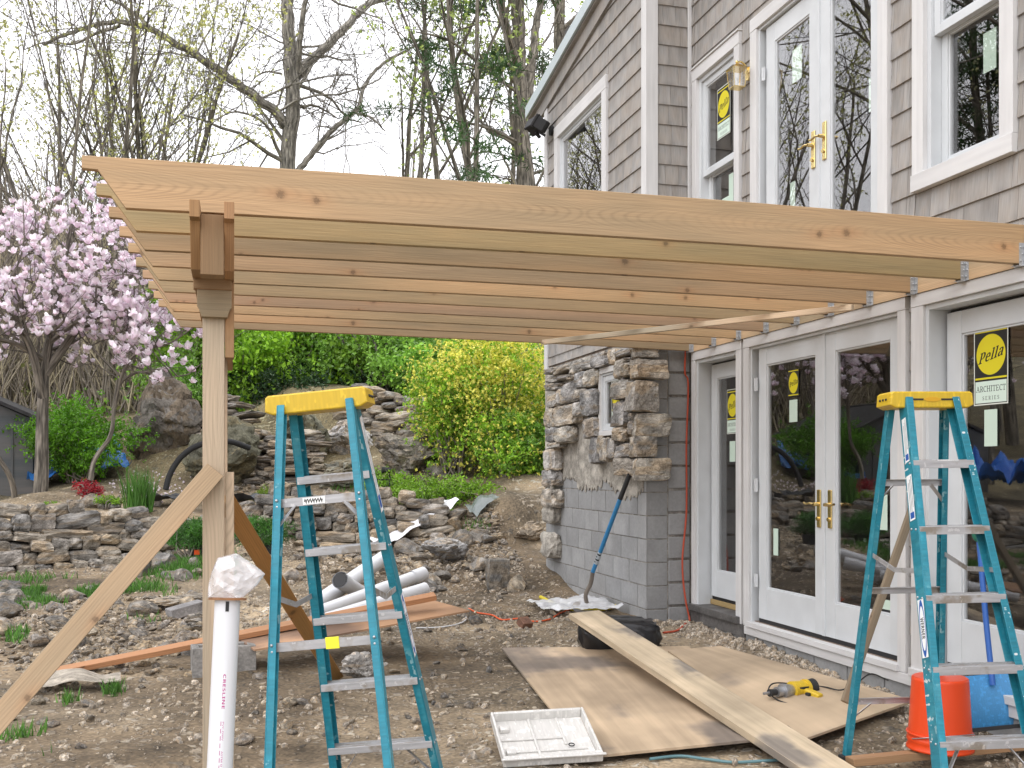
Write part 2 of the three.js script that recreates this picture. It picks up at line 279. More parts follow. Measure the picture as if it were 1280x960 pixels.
{
  const N = 470, pos = [], col = [], uv = [], idx = [], c = new THREE.Color();
  const mapx = (u) => 10 * u + 1.0 + 390 * Math.pow(u, 9), mapz = (u) => -8 + 11 * u + 390 * Math.pow(u, 9);
  for (let j = 0; j <= N; j++) for (let i = 0; i <= N; i++) {
    const x = mapx(i / N * 2 - 1), z = mapz(j / N * 2 - 1), far = Math.hypot(x, z) > 60; pos.push(x, far ? H0(x, z) : H(x, z), z); uv.push(x, z);
    const soil = 1 + 0.36 * fbm(x * 0.45, z * 0.45, 7, 5) + 0.14 * fbm(x * 2.4, z * 2.4, 17, 3), leaf = sstep(13.5, 18, -z - 0.2 * x), damp = clamp(sstep(0.02, 0.3, fbm(x * 0.7 + 30, z * 0.7, 2, 4)) * (1 - leaf) + 1.1 * Math.exp(-((x - 2.35) ** 2 + (z + 11.6) ** 2) / 0.9), 0, 1.4);
    c.setRGB(lerp(1, 0.85, leaf) * soil * (1 - 0.3 * damp), lerp(1, 0.9, leaf) * soil * (1 - 0.33 * damp), lerp(1, 0.75, leaf) * soil * (1 - 0.36 * damp)); col.push(c.r, c.g, c.b);
  }
  for (let j = 0; j < N; j++) for (let i = 0; i < N; i++) { const a = j * (N + 1) + i; idx.push(a, a + N + 1, a + 1, a + 1, a + N + 1, a + N + 2); }
  const g = new THREE.BufferGeometry(); g.setAttribute('position', new THREE.Float32BufferAttribute(pos, 3)); g.setAttribute('uv', new THREE.Float32BufferAttribute(uv, 2)); g.setAttribute('color', new THREE.Float32BufferAttribute(col, 3)); g.setIndex(idx); g.computeVertexNormals();
  tag(struct('ground', g, M.dirt), 'bare brown construction dirt rising to a wooded hillside');
}
const onGround = (px, py, dGuess = 8) => { let lo = 1.5, hi = 40; for (let d = 2; d < 40; d += 0.05) { const p = at(px, py, d); if (p.y <= H0(p.x, p.z)) { return p; } } return at(px, py, dGuess); };
// ------------------------------------------------------------------ the house
function rebase(g, p) { for (const c of g.children) c.position.sub(p.clone().sub(g.position)); g.position.copy(p); return g; }
const WX = 3.88, GX = 3.465, ZC = -8.38, ZF = -11.34;
const house = thing('house', 'grey shingled house with white trim, stone-faced corner and glazed doors', 'house');
const zm = (px) => zOnX(px, WX), zg = (px) => zOnX(px, GX);
function wallPlate(name, mat, x, t, outline, holes) {   // outline and holes in (z, y)
  const s = new THREE.Shape(outline.map(([z, y]) => new THREE.Vector2(-z, y)));
  for (const [z0, z1, y0, y1] of holes) s.holes.push(new THREE.Path([[-z0, y0], [-z1, y0], [-z1, y1], [-z0, y1]].map(([a, b]) => new THREE.Vector2(a, b))));
  return mesh(name, new THREE.ExtrudeGeometry(s, { depth: t, bevelEnabled: false }).rotateY(Math.PI / 2).translate(x, 0, 0), mat, house);
}
const TOPY = 2.486;
const doorOpen = { single: [zm(868), zm(930.5), 0.26, TOPY], french: [zm(933.3), zm(1137), 0.26, TOPY], right: [zm(1144), -4.1, 0.26, TOPY] };
const winUpL = [zm(868.5), zm(927.5), 3.02, 4.92], doorUp = [zm(941.5), zm(1114), 2.62, 4.92], winUpR = [zm(1145), zm(1272), 3.084, 4.93];
const winWing = [zg(695.5), zg(760.5), 3.9, 5.235], SX = GX - 0.075, winStone = [zOnX(749.5, SX), zOnX(780, SX), 1.79, 2.43];
const inset = ([a, b, c, d], k) => [a + k, b - k, c + k, d - k];
const mainHoles = [doorOpen.single, doorOpen.french, doorOpen.right, winUpL, doorUp, winUpR];
wallPlate('wall', M.sheath, WX + 0.012, 0.14, [[ZC + 0.001, 0.2], [-1.2, 0.2], [-1.2, 6.5], [ZC + 0.001, 6.5]], mainHoles.map((o) => inset(o, 0.045)));
const rakeY = (z) => 5.67 + 0.156 * (z + 11.67);
wallPlate('wall', M.sheath, GX + 0.012, 0.14, [[ZF, 2.62], [ZC - 0.02, 2.62], [ZC - 0.02, rakeY(ZC)], [ZF, rakeY(ZF)]], [inset(winWing, 0.05)]);
wallPlate('wall', M.mortar, GX + 0.004, 0.2, [[ZF, -0.4], [ZC - 0.003, -0.4], [ZC - 0.003, 2.62], [ZF, 2.62]], [inset(winStone, 0.01)]);
aabb(house, 'wall', M.sheath, GX + 0.012, WX + 0.15, 2.62, 6.5, ZC - 0.15, ZC - 0.012, 0);
aabb(house, 'wall', M.mortar, GX + 0.01, WX + 0.15, -0.4, 2.62, ZC - 0.2, ZC - 0.004, 0);
// what closes the rooms
const X1 = 9.5;
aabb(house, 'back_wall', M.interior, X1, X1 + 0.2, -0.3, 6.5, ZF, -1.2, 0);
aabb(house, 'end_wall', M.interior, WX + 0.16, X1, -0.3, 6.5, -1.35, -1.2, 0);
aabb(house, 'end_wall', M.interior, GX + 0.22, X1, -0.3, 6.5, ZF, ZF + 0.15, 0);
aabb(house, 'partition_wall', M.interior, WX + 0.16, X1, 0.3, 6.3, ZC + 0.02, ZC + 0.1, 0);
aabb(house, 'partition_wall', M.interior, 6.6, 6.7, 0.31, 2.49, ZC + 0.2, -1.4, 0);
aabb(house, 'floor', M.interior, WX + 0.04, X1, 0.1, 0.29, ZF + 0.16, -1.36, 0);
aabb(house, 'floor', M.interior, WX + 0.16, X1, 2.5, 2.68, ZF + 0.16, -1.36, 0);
aabb(house, 'foundation', M.cmu[1], WX + 0.03, X1, -0.5, 0.098, ZC + 0.01, -1.2, 0);
aabb(house, 'roof', M.grayTrim, WX - 0.35, X1 + 0.3, 6.5, 6.72, ZC - 0.2, -0.9, 0.01);
{ // wing roof: a low slope with a pale drip edge along the rake
  const z0 = -11.86, z1 = ZC + 0.06, sl = (x0, x1, dy0, dy1, mat, name, parent) => {
    const s = new THREE.Shape([[-z0, rakeY(z0) + dy0], [-z1, rakeY(z1) + dy0], [-z1, rakeY(z1) + dy1], [-z0, rakeY(z0) + dy1]].map(([a, b]) => new THREE.Vector2(a, b)));
    return mesh(name, new THREE.ExtrudeGeometry(s, { depth: x1 - x0, bevelEnabled: false }).rotateY(Math.PI / 2).translate(x0, 0, 0), mat, parent);
  };
  const rf = sl(GX - 0.075, X1, 0.03, 0.11, M.grayTrim, 'roof', house);
  sl(GX - 0.1, GX - 0.0755, 0.0, 0.13, M.gutter, 'drip_edge', rf);
  sl(GX - 0.07, GX - 0.03, -0.02, 0.028, shingleMats[1], 'soffit', rf);
  sl(GX - 0.03, GX + 0.005, -0.17, 0.026, shingleMats[0], 'rake_board', rf);
}
// corner boards and inside trim
aabb(house, 'corner_board', M.trim, GX - 0.012, GX + 0.014, 2.62, rakeY(ZC) - 0.02, ZC - 0.09, ZC + 0.003);
aabb(house, 'corner_board', M.trim, GX - 0.0125, GX + 0.10, 2.62, rakeY(ZC), ZC + 0.0035, ZC + 0.024);
aabb(house, 'corner_board', M.trim, GX - 0.02, GX + 0.014, 2.6, rakeY(ZF) + 0.05, ZF - 0.02, ZF + 0.09);
aabb(house, 'inside_trim', M.trim, WX - 0.03, WX + 0.0, 2.7, 6.5, ZC + 0.001, ZC + 0.03);
// shingles, one by one: the 300 that show largest are parts
{
  const r = rngOf(5), EXP = 0.173, Y0 = 3.085, list = [];
  const wedge = (k) => {
    const s = new THREE.Shape([[0, -0.5], [0.017, -0.5], [0.0185, -0.492], [0.005, 0.5], [0, 0.5]].map(([a, b]) => new THREE.Vector2(a, b)));
    const g = new THREE.ExtrudeGeometry(s, { depth: 1, bevelEnabled: false }).translate(0, 0, -0.5).rotateY(-Math.PI / 2);   // profile x -> z
    const p = g.attributes.position, uv = g.attributes.uv; for (let i = 0; i < p.count; i++) uv.setXY(i, (p.getX(i) + 0.5) * 0.55 + k * 0.23, (p.getY(i) + 0.5) * 0.9 + k * 0.05); return g;
  };
  const wedges = [0, 1, 2, 3].map(wedge);
  function clad(frame, u0, u1, y0, y1f, openings, wmin, wmax) {
    const k0 = Math.floor((y0 - Y0) / EXP), k1 = Math.ceil((Math.max(y1f(u0), y1f(u1)) - Y0) / EXP);
    for (let k = k0; k < k1; k++) {
      const a = Y0 + k * EXP, b = a + EXP; let u = u0 - r() * 0.1;
      while (u < u1) {
        let e = u + wmin + r() * (wmax - wmin); let s0 = Math.max(u, u0), s1 = Math.min(e, u1); u = e;
        const cuts = [s0, s1]; for (const o of openings) for (const q of [o[0], o[1]]) if (q > s0 + 0.004 && q < s1 - 0.004) cuts.push(q); cuts.sort((x, y) => x - y);
        for (let c = 0; c < cuts.length - 1; c++) {
          const m = (cuts[c] + cuts[c + 1]) / 2; let lo = Math.max(a, y0), hi = Math.min(b + 0.012, y1f(m));
          for (const o of openings) if (m > o[0] && m < o[1]) { if (o[2] <= lo && o[3] >= hi) lo = hi; else if (o[2] > lo && o[2] < hi && o[3] >= hi) hi = o[2]; else if (o[3] > lo && o[3] < hi && o[2] <= lo) lo = o[3]; }
          if (hi - lo < 0.02 || cuts[c + 1] - cuts[c] < 0.012) continue;
          list.push({ ...frame(m, (lo + hi) / 2), w: cuts[c + 1] - cuts[c] - 0.0025, h: hi - lo, k: Math.floor(r() * 4), m: shingleMats[Math.floor(r() * 6)] });
        }
      }
    }
  }
  const o2 = (o) => [-o[1] - 0.004, -o[0] + 0.004, o[2] - 0.004, o[3] + 0.004];
  clad((u, y) => ({ p: V(WX + 0.011, y, -u), ry: -Math.PI / 2 }), 2.9, -ZC - 0.032, 0.3, () => 5.9, [...mainHoles.map(o2), [3.59, 9, 2.487, 2.69]], 0.13, 0.36);
  clad((u, y) => ({ p: V(GX + 0.011, y, -u), ry: -Math.PI / 2 }), -ZC + 0.092, -ZF - 0.092, 2.64, (u) => rakeY(-u) - 0.1, [o2(winWing)], 0.16, 0.4);
  clad((u, y) => ({ p: V(u, y, ZC - 0.011), ry: 0 }), GX + 0.102, WX - 0.031, 2.64, () => 6.1, [], 0.12, 0.24);
  for (const s of list) { const xc = s.p.x * CA + s.p.z * SA, d = s.p.x * SA - s.p.z * CA, u = CX + F * xc / d, v = CY - F * (s.p.y - EYE) / d; s.size = (u > -5 && u < 1285 && v > -5 && v < 430 ? 1 : 0.01) * s.w * s.h / (d * d) * (s.ry ? 0.7 : 1); }
  list.sort((a, b) => b.size - a.size);
  const rest = new Map(), mt = new THREE.Matrix4(), q = new THREE.Quaternion();
  list.forEach((s, i) => {
    if (i < 290) { const o = mesh('shingle', wedges[s.k], s.m, house, s.p, V(s.w, s.h, 1)); o.rotation.y = s.ry; }
    else { mt.compose(s.p, q.setFromEuler(new THREE.Euler(0, s.ry, 0)), V(s.w, s.h, 1)); const g = wedges[s.k].clone().applyMatrix4(mt); if (!rest.has(s.m)) rest.set(s.m, []); rest.get(s.m).push(g); }
  });
  const mats = [...rest.keys()], g = mergeGeometries([...rest.values()].map((l) => mergeGeometries(l)), true);
  const o = new THREE.Mesh(g, mats); o.name = 'shingles'; o.castShadow = o.receiveShadow = true; house.add(o); tag(o, null, null, null, 'stuff');
}
// trim boards and skirt
aabb(house, 'skirt_board', M.trim, WX - 0.035, WX + 0.012, 0.195, 0.258, doorOpen.french[0] + 0.02, -1.2);
aabb(house, 'skirt_board', M.grayTrim, WX - 0.03, WX + 0.012, 0.16, 0.258, doorOpen.single[0] - 0.02, doorOpen.french[0] + 0.012);
for (let k = 0; k < 18; k++) aabb(house, 'concrete_block', M.cmu[k % 4], WX - 0.012, WX + 0.03, -0.1, 0.19 - (k < 2 ? 0.035 : 0), ZC + 0.02 + k * 0.4, ZC + 0.41 + k * 0.4, 0.006);

// stickers on the glass
const makerTex = canvasTex(256, 420, (c, w, h) => {
  c.fillStyle = '#20201e'; c.fillRect(0, 0, w, h); c.strokeStyle = '#d8dcd2'; c.lineWidth = 7; c.strokeRect(4, 4, w - 8, h - 8);
  c.fillStyle = '#d5c81e'; c.fillRect(10, 22, w - 20, 10); c.fillRect(10, 272, w - 20, 10);
  c.beginPath(); c.arc(w / 2, 152, 108, 0, 7); c.fill();
  c.save(); c.translate(w / 2, 152); c.rotate(-0.2); c.transform(1, 0, -0.35, 1, 0, 0); c.fillStyle = '#1b1a15'; c.font = 'italic bold 76px serif'; c.textAlign = 'center'; c.textBaseline = 'middle'; c.fillText('Pella', 0, 2); c.restore();
  c.fillStyle = '#cfe0d4'; c.fillRect(12, 292, w - 24, h - 304); c.fillStyle = '#24302b'; c.textAlign = 'center'; c.font = '43px serif'; c.fillText('ARCHITECT', w / 2, 348, w - 36); c.font = '27px serif'; c.fillText('S E R I E S', w / 2, 392, w - 60);
});
const roundTex = canvasTex(128, 160, (c, w, h) => {
  c.fillStyle = '#2a2c26'; c.fillRect(0, 0, w, h); c.fillStyle = '#d5c81e'; c.fillRect(6, 2, w - 12, 6); c.fillRect(6, h - 12, w - 12, 7); c.beginPath(); c.ellipse(w / 2, h / 2 - 2, 54, 64, 0, 0, 7); c.fill();
  c.save(); c.translate(w / 2, h / 2); c.rotate(-0.2); c.fillStyle = '#1b1a15'; c.font = 'italic bold 40px serif'; c.textAlign = 'center'; c.textBaseline = 'middle'; c.fillText('Pella', 0, 0); c.restore();
});
const stickM = (t) => std({ map: t, roughness: 0.6 });
M.maker = stickM(makerTex); M.round = stickM(roundTex); M.paper = std({ color: lin(0.55, 0.68, 0.58), roughness: 0.7 });
function sticker(parent, mat, x, y, z, w, h, back = false) {   // on a pane that faces -x
  const g = new THREE.PlaneGeometry(w, h); const o = mesh('sticker', g, mat, parent, V(x, y, z)); o.rotation.y = -Math.PI / 2; return o;
}
function pane(parent, x, z0, z1, y0, y1) { return aabb(parent, 'pane', M.glass, x, x + 0.004, y0, y1, z0, z1, 0); }
function handleG(x, y, z, s) {
  const plate = boxG(0.012, 0.26, 0.045, 0.006, 2).translate(x - 0.006, y, z), knob = new THREE.CylinderGeometry(0.012, 0.014, 0.045, 12).rotateZ(Math.PI / 2).translate(x - 0.03, y + 0.03, z);
  const lever = tubeG([V(x - 0.05, y + 0.03, z), V(x - 0.055, y + 0.036, z + s * 0.04), V(x - 0.052, y + 0.03, z + s * 0.085), V(x - 0.05, y + 0.036, z + s * 0.12)], 0.0085, 16, 8);
  const cyl = new THREE.CylinderGeometry(0.014, 0.014, 0.02, 12).rotateZ(Math.PI / 2).translate(x - 0.015, y - 0.07, z); return merge([plate, knob, lever, cyl]);
}
const hingeG = (x, y, z) => merge([new THREE.CylinderGeometry(0.009, 0.009, 0.1, 10).translate(x - 0.006, y, z), boxG(0.004, 0.1, 0.03, 0).translate(x - 0.002, y, z + 0.013)]);
function leaf(parent, x, z0, z1, y0, y1, st0, st1, top, bot, mat = M.white) {
  const t = 0.045;
  aabb(parent, 'stile', mat, x, x + t, y0, y1, z0, z0 + st0); aabb(parent, 'stile', mat, x, x + t, y0, y1, z1 - st1, z1);
  aabb(parent, 'rail', mat, x + 0.0015, x + t - 0.001, y1 - top, y1, z0 + st0, z1 - st1); aabb(parent, 'rail', mat, x + 0.0015, x + t - 0.001, y0, y0 + bot, z0 + st0, z1 - st1);
  const b = 0.012, a = [z0 + st0, z1 - st1, y0 + bot, y1 - top];
  mesh('glazing_bead', merge([aabbG(x + 0.008, x + 0.03, a[2], a[3], a[0], a[0] + b), aabbG(x + 0.008, x + 0.03, a[2], a[3], a[1] - b, a[1]), aabbG(x + 0.0085, x + 0.0295, a[2], a[2] + b, a[0] + b, a[1] - b), aabbG(x + 0.0085, x + 0.0295, a[3] - b, a[3], a[0] + b, a[1] - b)]), mat, parent);
  pane(parent, x + 0.018, a[0] + 0.004, a[1] - 0.004, a[2] + 0.004, a[3] - 0.004); return a;
}
function casing(parent, x, o, w0, w1, head, sill, mat = M.trim, proud = 0.03) {      // flat boards round an opening, butted
  aabb(parent, 'casing', mat, x - proud, x + 0.012, o[2], o[3] - head, o[0], o[0] + w0); aabb(parent, 'casing', mat, x - proud, x + 0.012, o[2], o[3] - head, o[1] - w1, o[1]);
  aabb(parent, 'head_casing', mat, x - proud - 0.002, x + 0.012, o[3] - head + 0.001, o[3], o[0], o[1]);
  if (sill) aabb(parent, 'sill', mat, x - proud - 0.006, x + 0.012, o[2] - 0.001, o[2] + sill, o[0] - 0.004, o[1] + 0.004);
}
function jamb(parent, x0, x1, z0, z1, y0, y1, t, mat = M.white) {
  aabb(parent, 'jamb', mat, x0, x1, y0, y1, z0, z0 + t, 0.002); aabb(parent, 'jamb', mat, x0, x1, y0, y1, z1 - t, z1, 0.002); aabb(parent, 'jamb', mat, x0 + 0.001, x1, y1 - t, y1 - 0.0005, z0 + t, z1 - t, 0.002);
}
{ // lower double doors
  const d = grp('french_door', house), o = doorOpen.french, z0 = zm(946.2), zmid = zm(1028.3), z1 = zm(1123.2);
  casing(d, WX, o, 0.088, 0.078, 0.075, 0); jamb(d, WX - 0.012, WX + 0.1, o[0] + 0.088, o[1] - 0.078, 0.3, TOPY - 0.075, 0.02);
  const y0 = 0.335, y1 = 2.39; let a = leaf(d, WX + 0.015, z0, zmid - 0.004, y0, y1, 0.115, 0.115, 0.13, 0.235); sticker(d, M.round, WX + 0.028, 2.09, (a[0] + a[1]) / 2 + 0.03, 0.15, 0.19); sticker(d, M.paper, WX + 0.028, 1.89, (a[0] + a[1]) / 2 + 0.03, 0.11, 0.16); sticker(d, M.paper, WX + 0.028, 0.93, a[0] + 0.12, 0.07, 0.2);
  a = leaf(d, WX + 0.015, zmid + 0.012, z1, y0, y1, 0.115, 0.105, 0.13, 0.235); sticker(d, M.paper, WX + 0.028, 1.2, a[1] - 0.09, 0.09, 0.22); sticker(d, M.paper, WX + 0.028, 0.63, a[1] - 0.07, 0.11, 0.06);
  aabb(d, 'astragal', M.white, WX + 0.004, WX + 0.03, y0, y1 + 0.004, zmid - 0.018, zmid + 0.016);
  mesh('handle', handleG(WX + 0.015, 1.2, zmid - 0.06, -1), M.brass, d); mesh('handle', handleG(WX + 0.015, 1.2, zmid + 0.075, 1), M.brass, d);
  for (const y of [0.62, 1.35, 2.12]) mesh('hinge', hingeG(WX + 0.0, y, z0 - 0.014), M.white, d);
  aabb(d, 'threshold', M.trim, WX - 0.05, WX + 0.12, 0.2595, 0.3, o[0] + 0.07, o[1] - 0.06); aabb(d, 'sweep', M.black, WX + 0.02, WX + 0.05, 0.3, 0.333, z0, z1, 0);
}
{ // single door by the stone corner
  const d = grp('single_door', house), o = doorOpen.single; casing(d, WX, o, 0.075, 0.09, 0.075, 0); const z0 = o[0] + 0.075, z1 = o[1] - 0.09;
  jamb(d, WX - 0.012, WX + 0.15, z0, z1, 0.3, TOPY - 0.075, 0.03);
  const a = leaf(d, WX + 0.1, z0 + 0.05, z1 - 0.034, 0.39, 2.365, 0.1, 0.09, 0.12, 0.22); aabb(d, 'weatherstrip', M.black, WX + 0.12, WX + 0.14, 0.33, 2.372, z0 + 0.032, z0 + 0.05, 0); aabb(d, 'weatherstrip', M.black, WX + 0.12, WX + 0.14, 2.367, 2.378, z0 + 0.05, z1 - 0.035, 0);
  sticker(d, M.maker, WX + 0.112, 1.95, (a[0] + a[1]) / 2 + 0.03, 0.2, 0.37); sticker(d, M.paper, WX + 0.112, 1.62, (a[0] + a[1]) / 2 + 0.03, 0.1, 0.17);
  aabb(d, 'threshold', M.grayTrim, WX - 0.06, WX + 0.15, 0.2595, 0.315, o[0] + 0.005, o[1] - 0.02); aabb(d, 'sill_strip', wood(0.5, 0.36, 0.16), WX + 0.1, WX + 0.14, 0.318, 0.36, z0 + 0.03, z1 - 0.03); aabb(d, 'sweep', M.black, WX + 0.12, WX + 0.15, 0.36, 0.389, z0 + 0.03, z1 - 0.03, 0);
}
{ // door by the right edge
  const d = grp('single_door', house), o = doorOpen.right, z0 = o[0] + 0.11, z1 = o[1] - 0.11; casing(d, WX, o, 0.11, 0.11, 0.075, 0);
  jamb(d, WX - 0.012, WX + 0.15, z0, z1, 0.3, TOPY - 0.075, 0.03); const zl = z0 + 0.055;
  const a = leaf(d, WX + 0.09, zl, z1 - 0.04, 0.36, 2.36, 0.12, 0.115, 0.13, 0.25); aabb(d, 'weatherstrip', M.black, WX + 0.115, WX + 0.135, 0.31, 2.368, z0 + 0.031, zl, 0); aabb(d, 'weatherstrip', M.black, WX + 0.115, WX + 0.135, 2.362, 2.374, zl, z1 - 0.04, 0);
  const zc = onX(1238, 500, WX + 0.1).z; sticker(d, M.maker, WX + 0.102, 2.03, zc, 0.265, 0.43); sticker(d, M.paper, WX + 0.102, 1.69, zc, 0.1, 0.2);
  aabb(d, 'threshold', M.trim, WX - 0.05, WX + 0.15, 0.2595, 0.305, o[0], o[1]);
}
{ // upper double doors
  const d = grp('french_door', house), o = doorUp, z0 = zm(955.5), zmid = zm(1021.5), z1 = zm(1100); casing(d, WX, o, 0.1, 0.1, 0.1, 0); jamb(d, WX - 0.01, WX + 0.1, o[0] + 0.1, o[1] - 0.1, 2.68, 4.82, 0.02);
  const y0 = 2.71, y1 = 4.79; let a = leaf(d, WX + 0.015, z0, zmid - 0.003, y0, y1, 0.125, 0.125, 0.14, 0.23);
  sticker(d, M.paper, WX + 0.043, 4.38, (a[0] + a[1]) / 2 + 0.03, 0.13, 0.24); sticker(d, M.paper, WX + 0.043, 3.42, (a[0] + a[1]) / 2 - 0.03, 0.07, 0.26);
  a = leaf(d, WX + 0.015, zmid + 0.006, z1, y0, y1, 0.125, 0.12, 0.14, 0.23); sticker(d, M.paper, WX + 0.043, 3.85, a[1] - 0.03, 0.06, 0.22);
  aabb(d, 'astragal', M.white, WX + 0.004, WX + 0.03, y0, y1 + 0.002, zmid - 0.016, zmid + 0.016);
  mesh('handle', handleG(WX + 0.015, 3.68, zmid - 0.065, -1), M.brass, d); mesh('handle', handleG(WX + 0.015, 3.7, zmid + 0.075, -1), M.brass, d);
  for (const y of [3.3, 4.45]) mesh('hinge', hingeG(WX, y, z0 - 0.014), M.white, d);
}
function hungWindow(name, o, meet, glassIn, w, headH, sillH) {
  const d = grp(name, house); casing(d, WX, [o[0], o[1], o[2] + sillH, o[3]], w, w, headH, 0);
  aabb(d, 'sill', M.trim, WX - 0.04, WX + 0.012, o[2], o[2] + sillH - 0.001, o[0] - 0.002, o[1] + 0.002); aabb(d, 'head_cap', M.trim, WX - 0.045, WX + 0.01, o[3] + 0.0005, o[3] + 0.014, o[0] - 0.008, o[1] + 0.008);
  const z0 = o[0] + w, z1 = o[1] - w, y0 = o[2] + sillH, y1 = o[3] - headH; jamb(d, WX + 0.0, WX + 0.14, z0, z1, y0, y1, 0.035);
  const sash = (n, x, a, b) => { const s = grp(n, d); return leaf(s, x, z0 + 0.036, z1 - 0.036, a, b, glassIn, glassIn, 0.05, 0.05), s; };
  sash('upper_sash', WX + 0.02, meet, y1 - 0.036); sash('lower_sash', WX + 0.07, y0 + 0.01, meet + 0.05); return d;
}
{
  let d = hungWindow('window', winUpL, 3.97, 0.05, 0.085, 0.1, 0.09), z = (winUpL[0] + winUpL[1]) / 2 + 0.05; sticker(d, M.maker, WX + 0.033, 4.42, z, 0.24, 0.42); sticker(d, M.paper, WX + 0.08, 3.75, z + 0.04, 0.08, 0.3); sticker(d, M.paper, WX + 0.082, 3.66, z - 0.03, 0.2, 0.14);
  d = hungWindow('window', winUpR, 3.955, 0.05, 0.1, 0.1, 0.1); sticker(d, M.paper, WX + 0.1, 3.74, -4.78, 0.1, 0.22);
}
function fixedWindow(X, o, w, glassIn, proud) {
  const d = grp('window', house); casing(d, X, o, w, w, w * 1.1, w * 0.9, M.trim, proud); const z0 = o[0] + w, z1 = o[1] - w, y0 = o[2] + w * 0.9, y1 = o[3] - w * 1.1;
  jamb(d, X + 0.0, X + 0.12, z0, z1, y0, y1, 0.02); leaf(d, X + 0.012, z0 + 0.021, z1 - 0.021, y0 + 0.005, y1 - 0.022, glassIn, glassIn, glassIn, glassIn); return d;
}
fixedWindow(GX, winWing, 0.12, 0.03, 0.03);
{ const d = fixedWindow(SX, winStone, 0.05, 0.05, 0.015); sticker(d, M.maker, SX + 0.027, 2.09, winStone[1] - 0.27, 0.24, 0.4); }
// blocks of the wing: side and return, mortar joints recessed
{
  const r = rngOf(8), BH = 0.203, BL = 0.406;
  for (let k = -1; k < 13; k++) {
    const y0 = 0.06 + (k - 1) * BH, y1 = y0 + BH - 0.01;
    for (let j = 0; j < 9; j++) {
      let z1 = ZC - j * BL + (k % 2 ? 0 : BL / 2), z0 = z1 - BL + 0.01; z1 = Math.min(z1, ZC); z0 = Math.max(z0, ZF); if (z1 - z0 < 0.03) continue;
      let segs = [[z0, z1]]; if (y1 > winStone[2] && y0 < winStone[3]) segs = [[z0, Math.min(z1, winStone[0])], [Math.max(z0, winStone[1]), z1]].filter(([a, b]) => b - a > 0.03);
      for (const [a, b] of segs) aabb(house, 'concrete_block', M.cmu[Math.floor(r() * 4)], GX + 0.0 - r() * 0.002, GX + 0.012, y0, y1, a, b, 0.003);
    }
    const mid = GX + (k % 2 ? 0.2 : 0.2); aabb(house, 'concrete_block', M.cmu[k % 2 ? 0 : 2], GX + 0.013, mid - 0.006, y0, y1, ZC - 0.012, ZC + 0.002, 0.004);
    aabb(house, 'concrete_block', M.cmu[(k + 4) % 4], mid + 0.006, WX - 0.006, y0 + 0.03, y1 + 0.02, ZC - 0.012, ZC + 0.006 + r() * 0.004, 0.012);
  }
  // old mortar left where stones came off, with a ragged lower edge
  const pts = [[672, 470], [674, 610], [684, 605], [694, 612], [702, 604], [712, 596], [720, 600], [728, 612], [738, 608], [748, 612], [758, 598], [766, 606], [775, 618], [786, 622], [797, 617], [805, 612], [807, 436], [750, 440]], rr = rngOf(4), loop = [];
  for (let i = 0; i < pts.length; i++) { const a = pts[i], b = pts[(i + 1) % pts.length]; for (let t = 0; t < 1; t += 0.125) { const p = onX(lerp(a[0], b[0], t), lerp(a[1], b[1], t) + (a[1] > 560 && b[1] > 560 ? (rr() - 0.5) * 11 : 0), GX); loop.push([clamp(p.z, ZF + 0.003, ZC - 0.002), Math.min(p.y, 2.61)]); } }
  const s = new THREE.Shape(loop.map(([z, y]) => new THREE.Vector2(-z, y))), w = inset(winStone, 0.004);
  s.holes.push(new THREE.Path([[-w[0], w[2]], [-w[1], w[2]], [-w[1], w[3]], [-w[0], w[3]]].map(([a, b]) => new THREE.Vector2(a, b))));
  mesh('mortar_coat', new THREE.ExtrudeGeometry(s, { depth: 0.007, bevelEnabled: true, bevelSize: 0.002, bevelThickness: 0.002, bevelSegments: 1 }).rotateY(Math.PI / 2).translate(GX - 0.0105, 0, 0), M.parge, house);
}
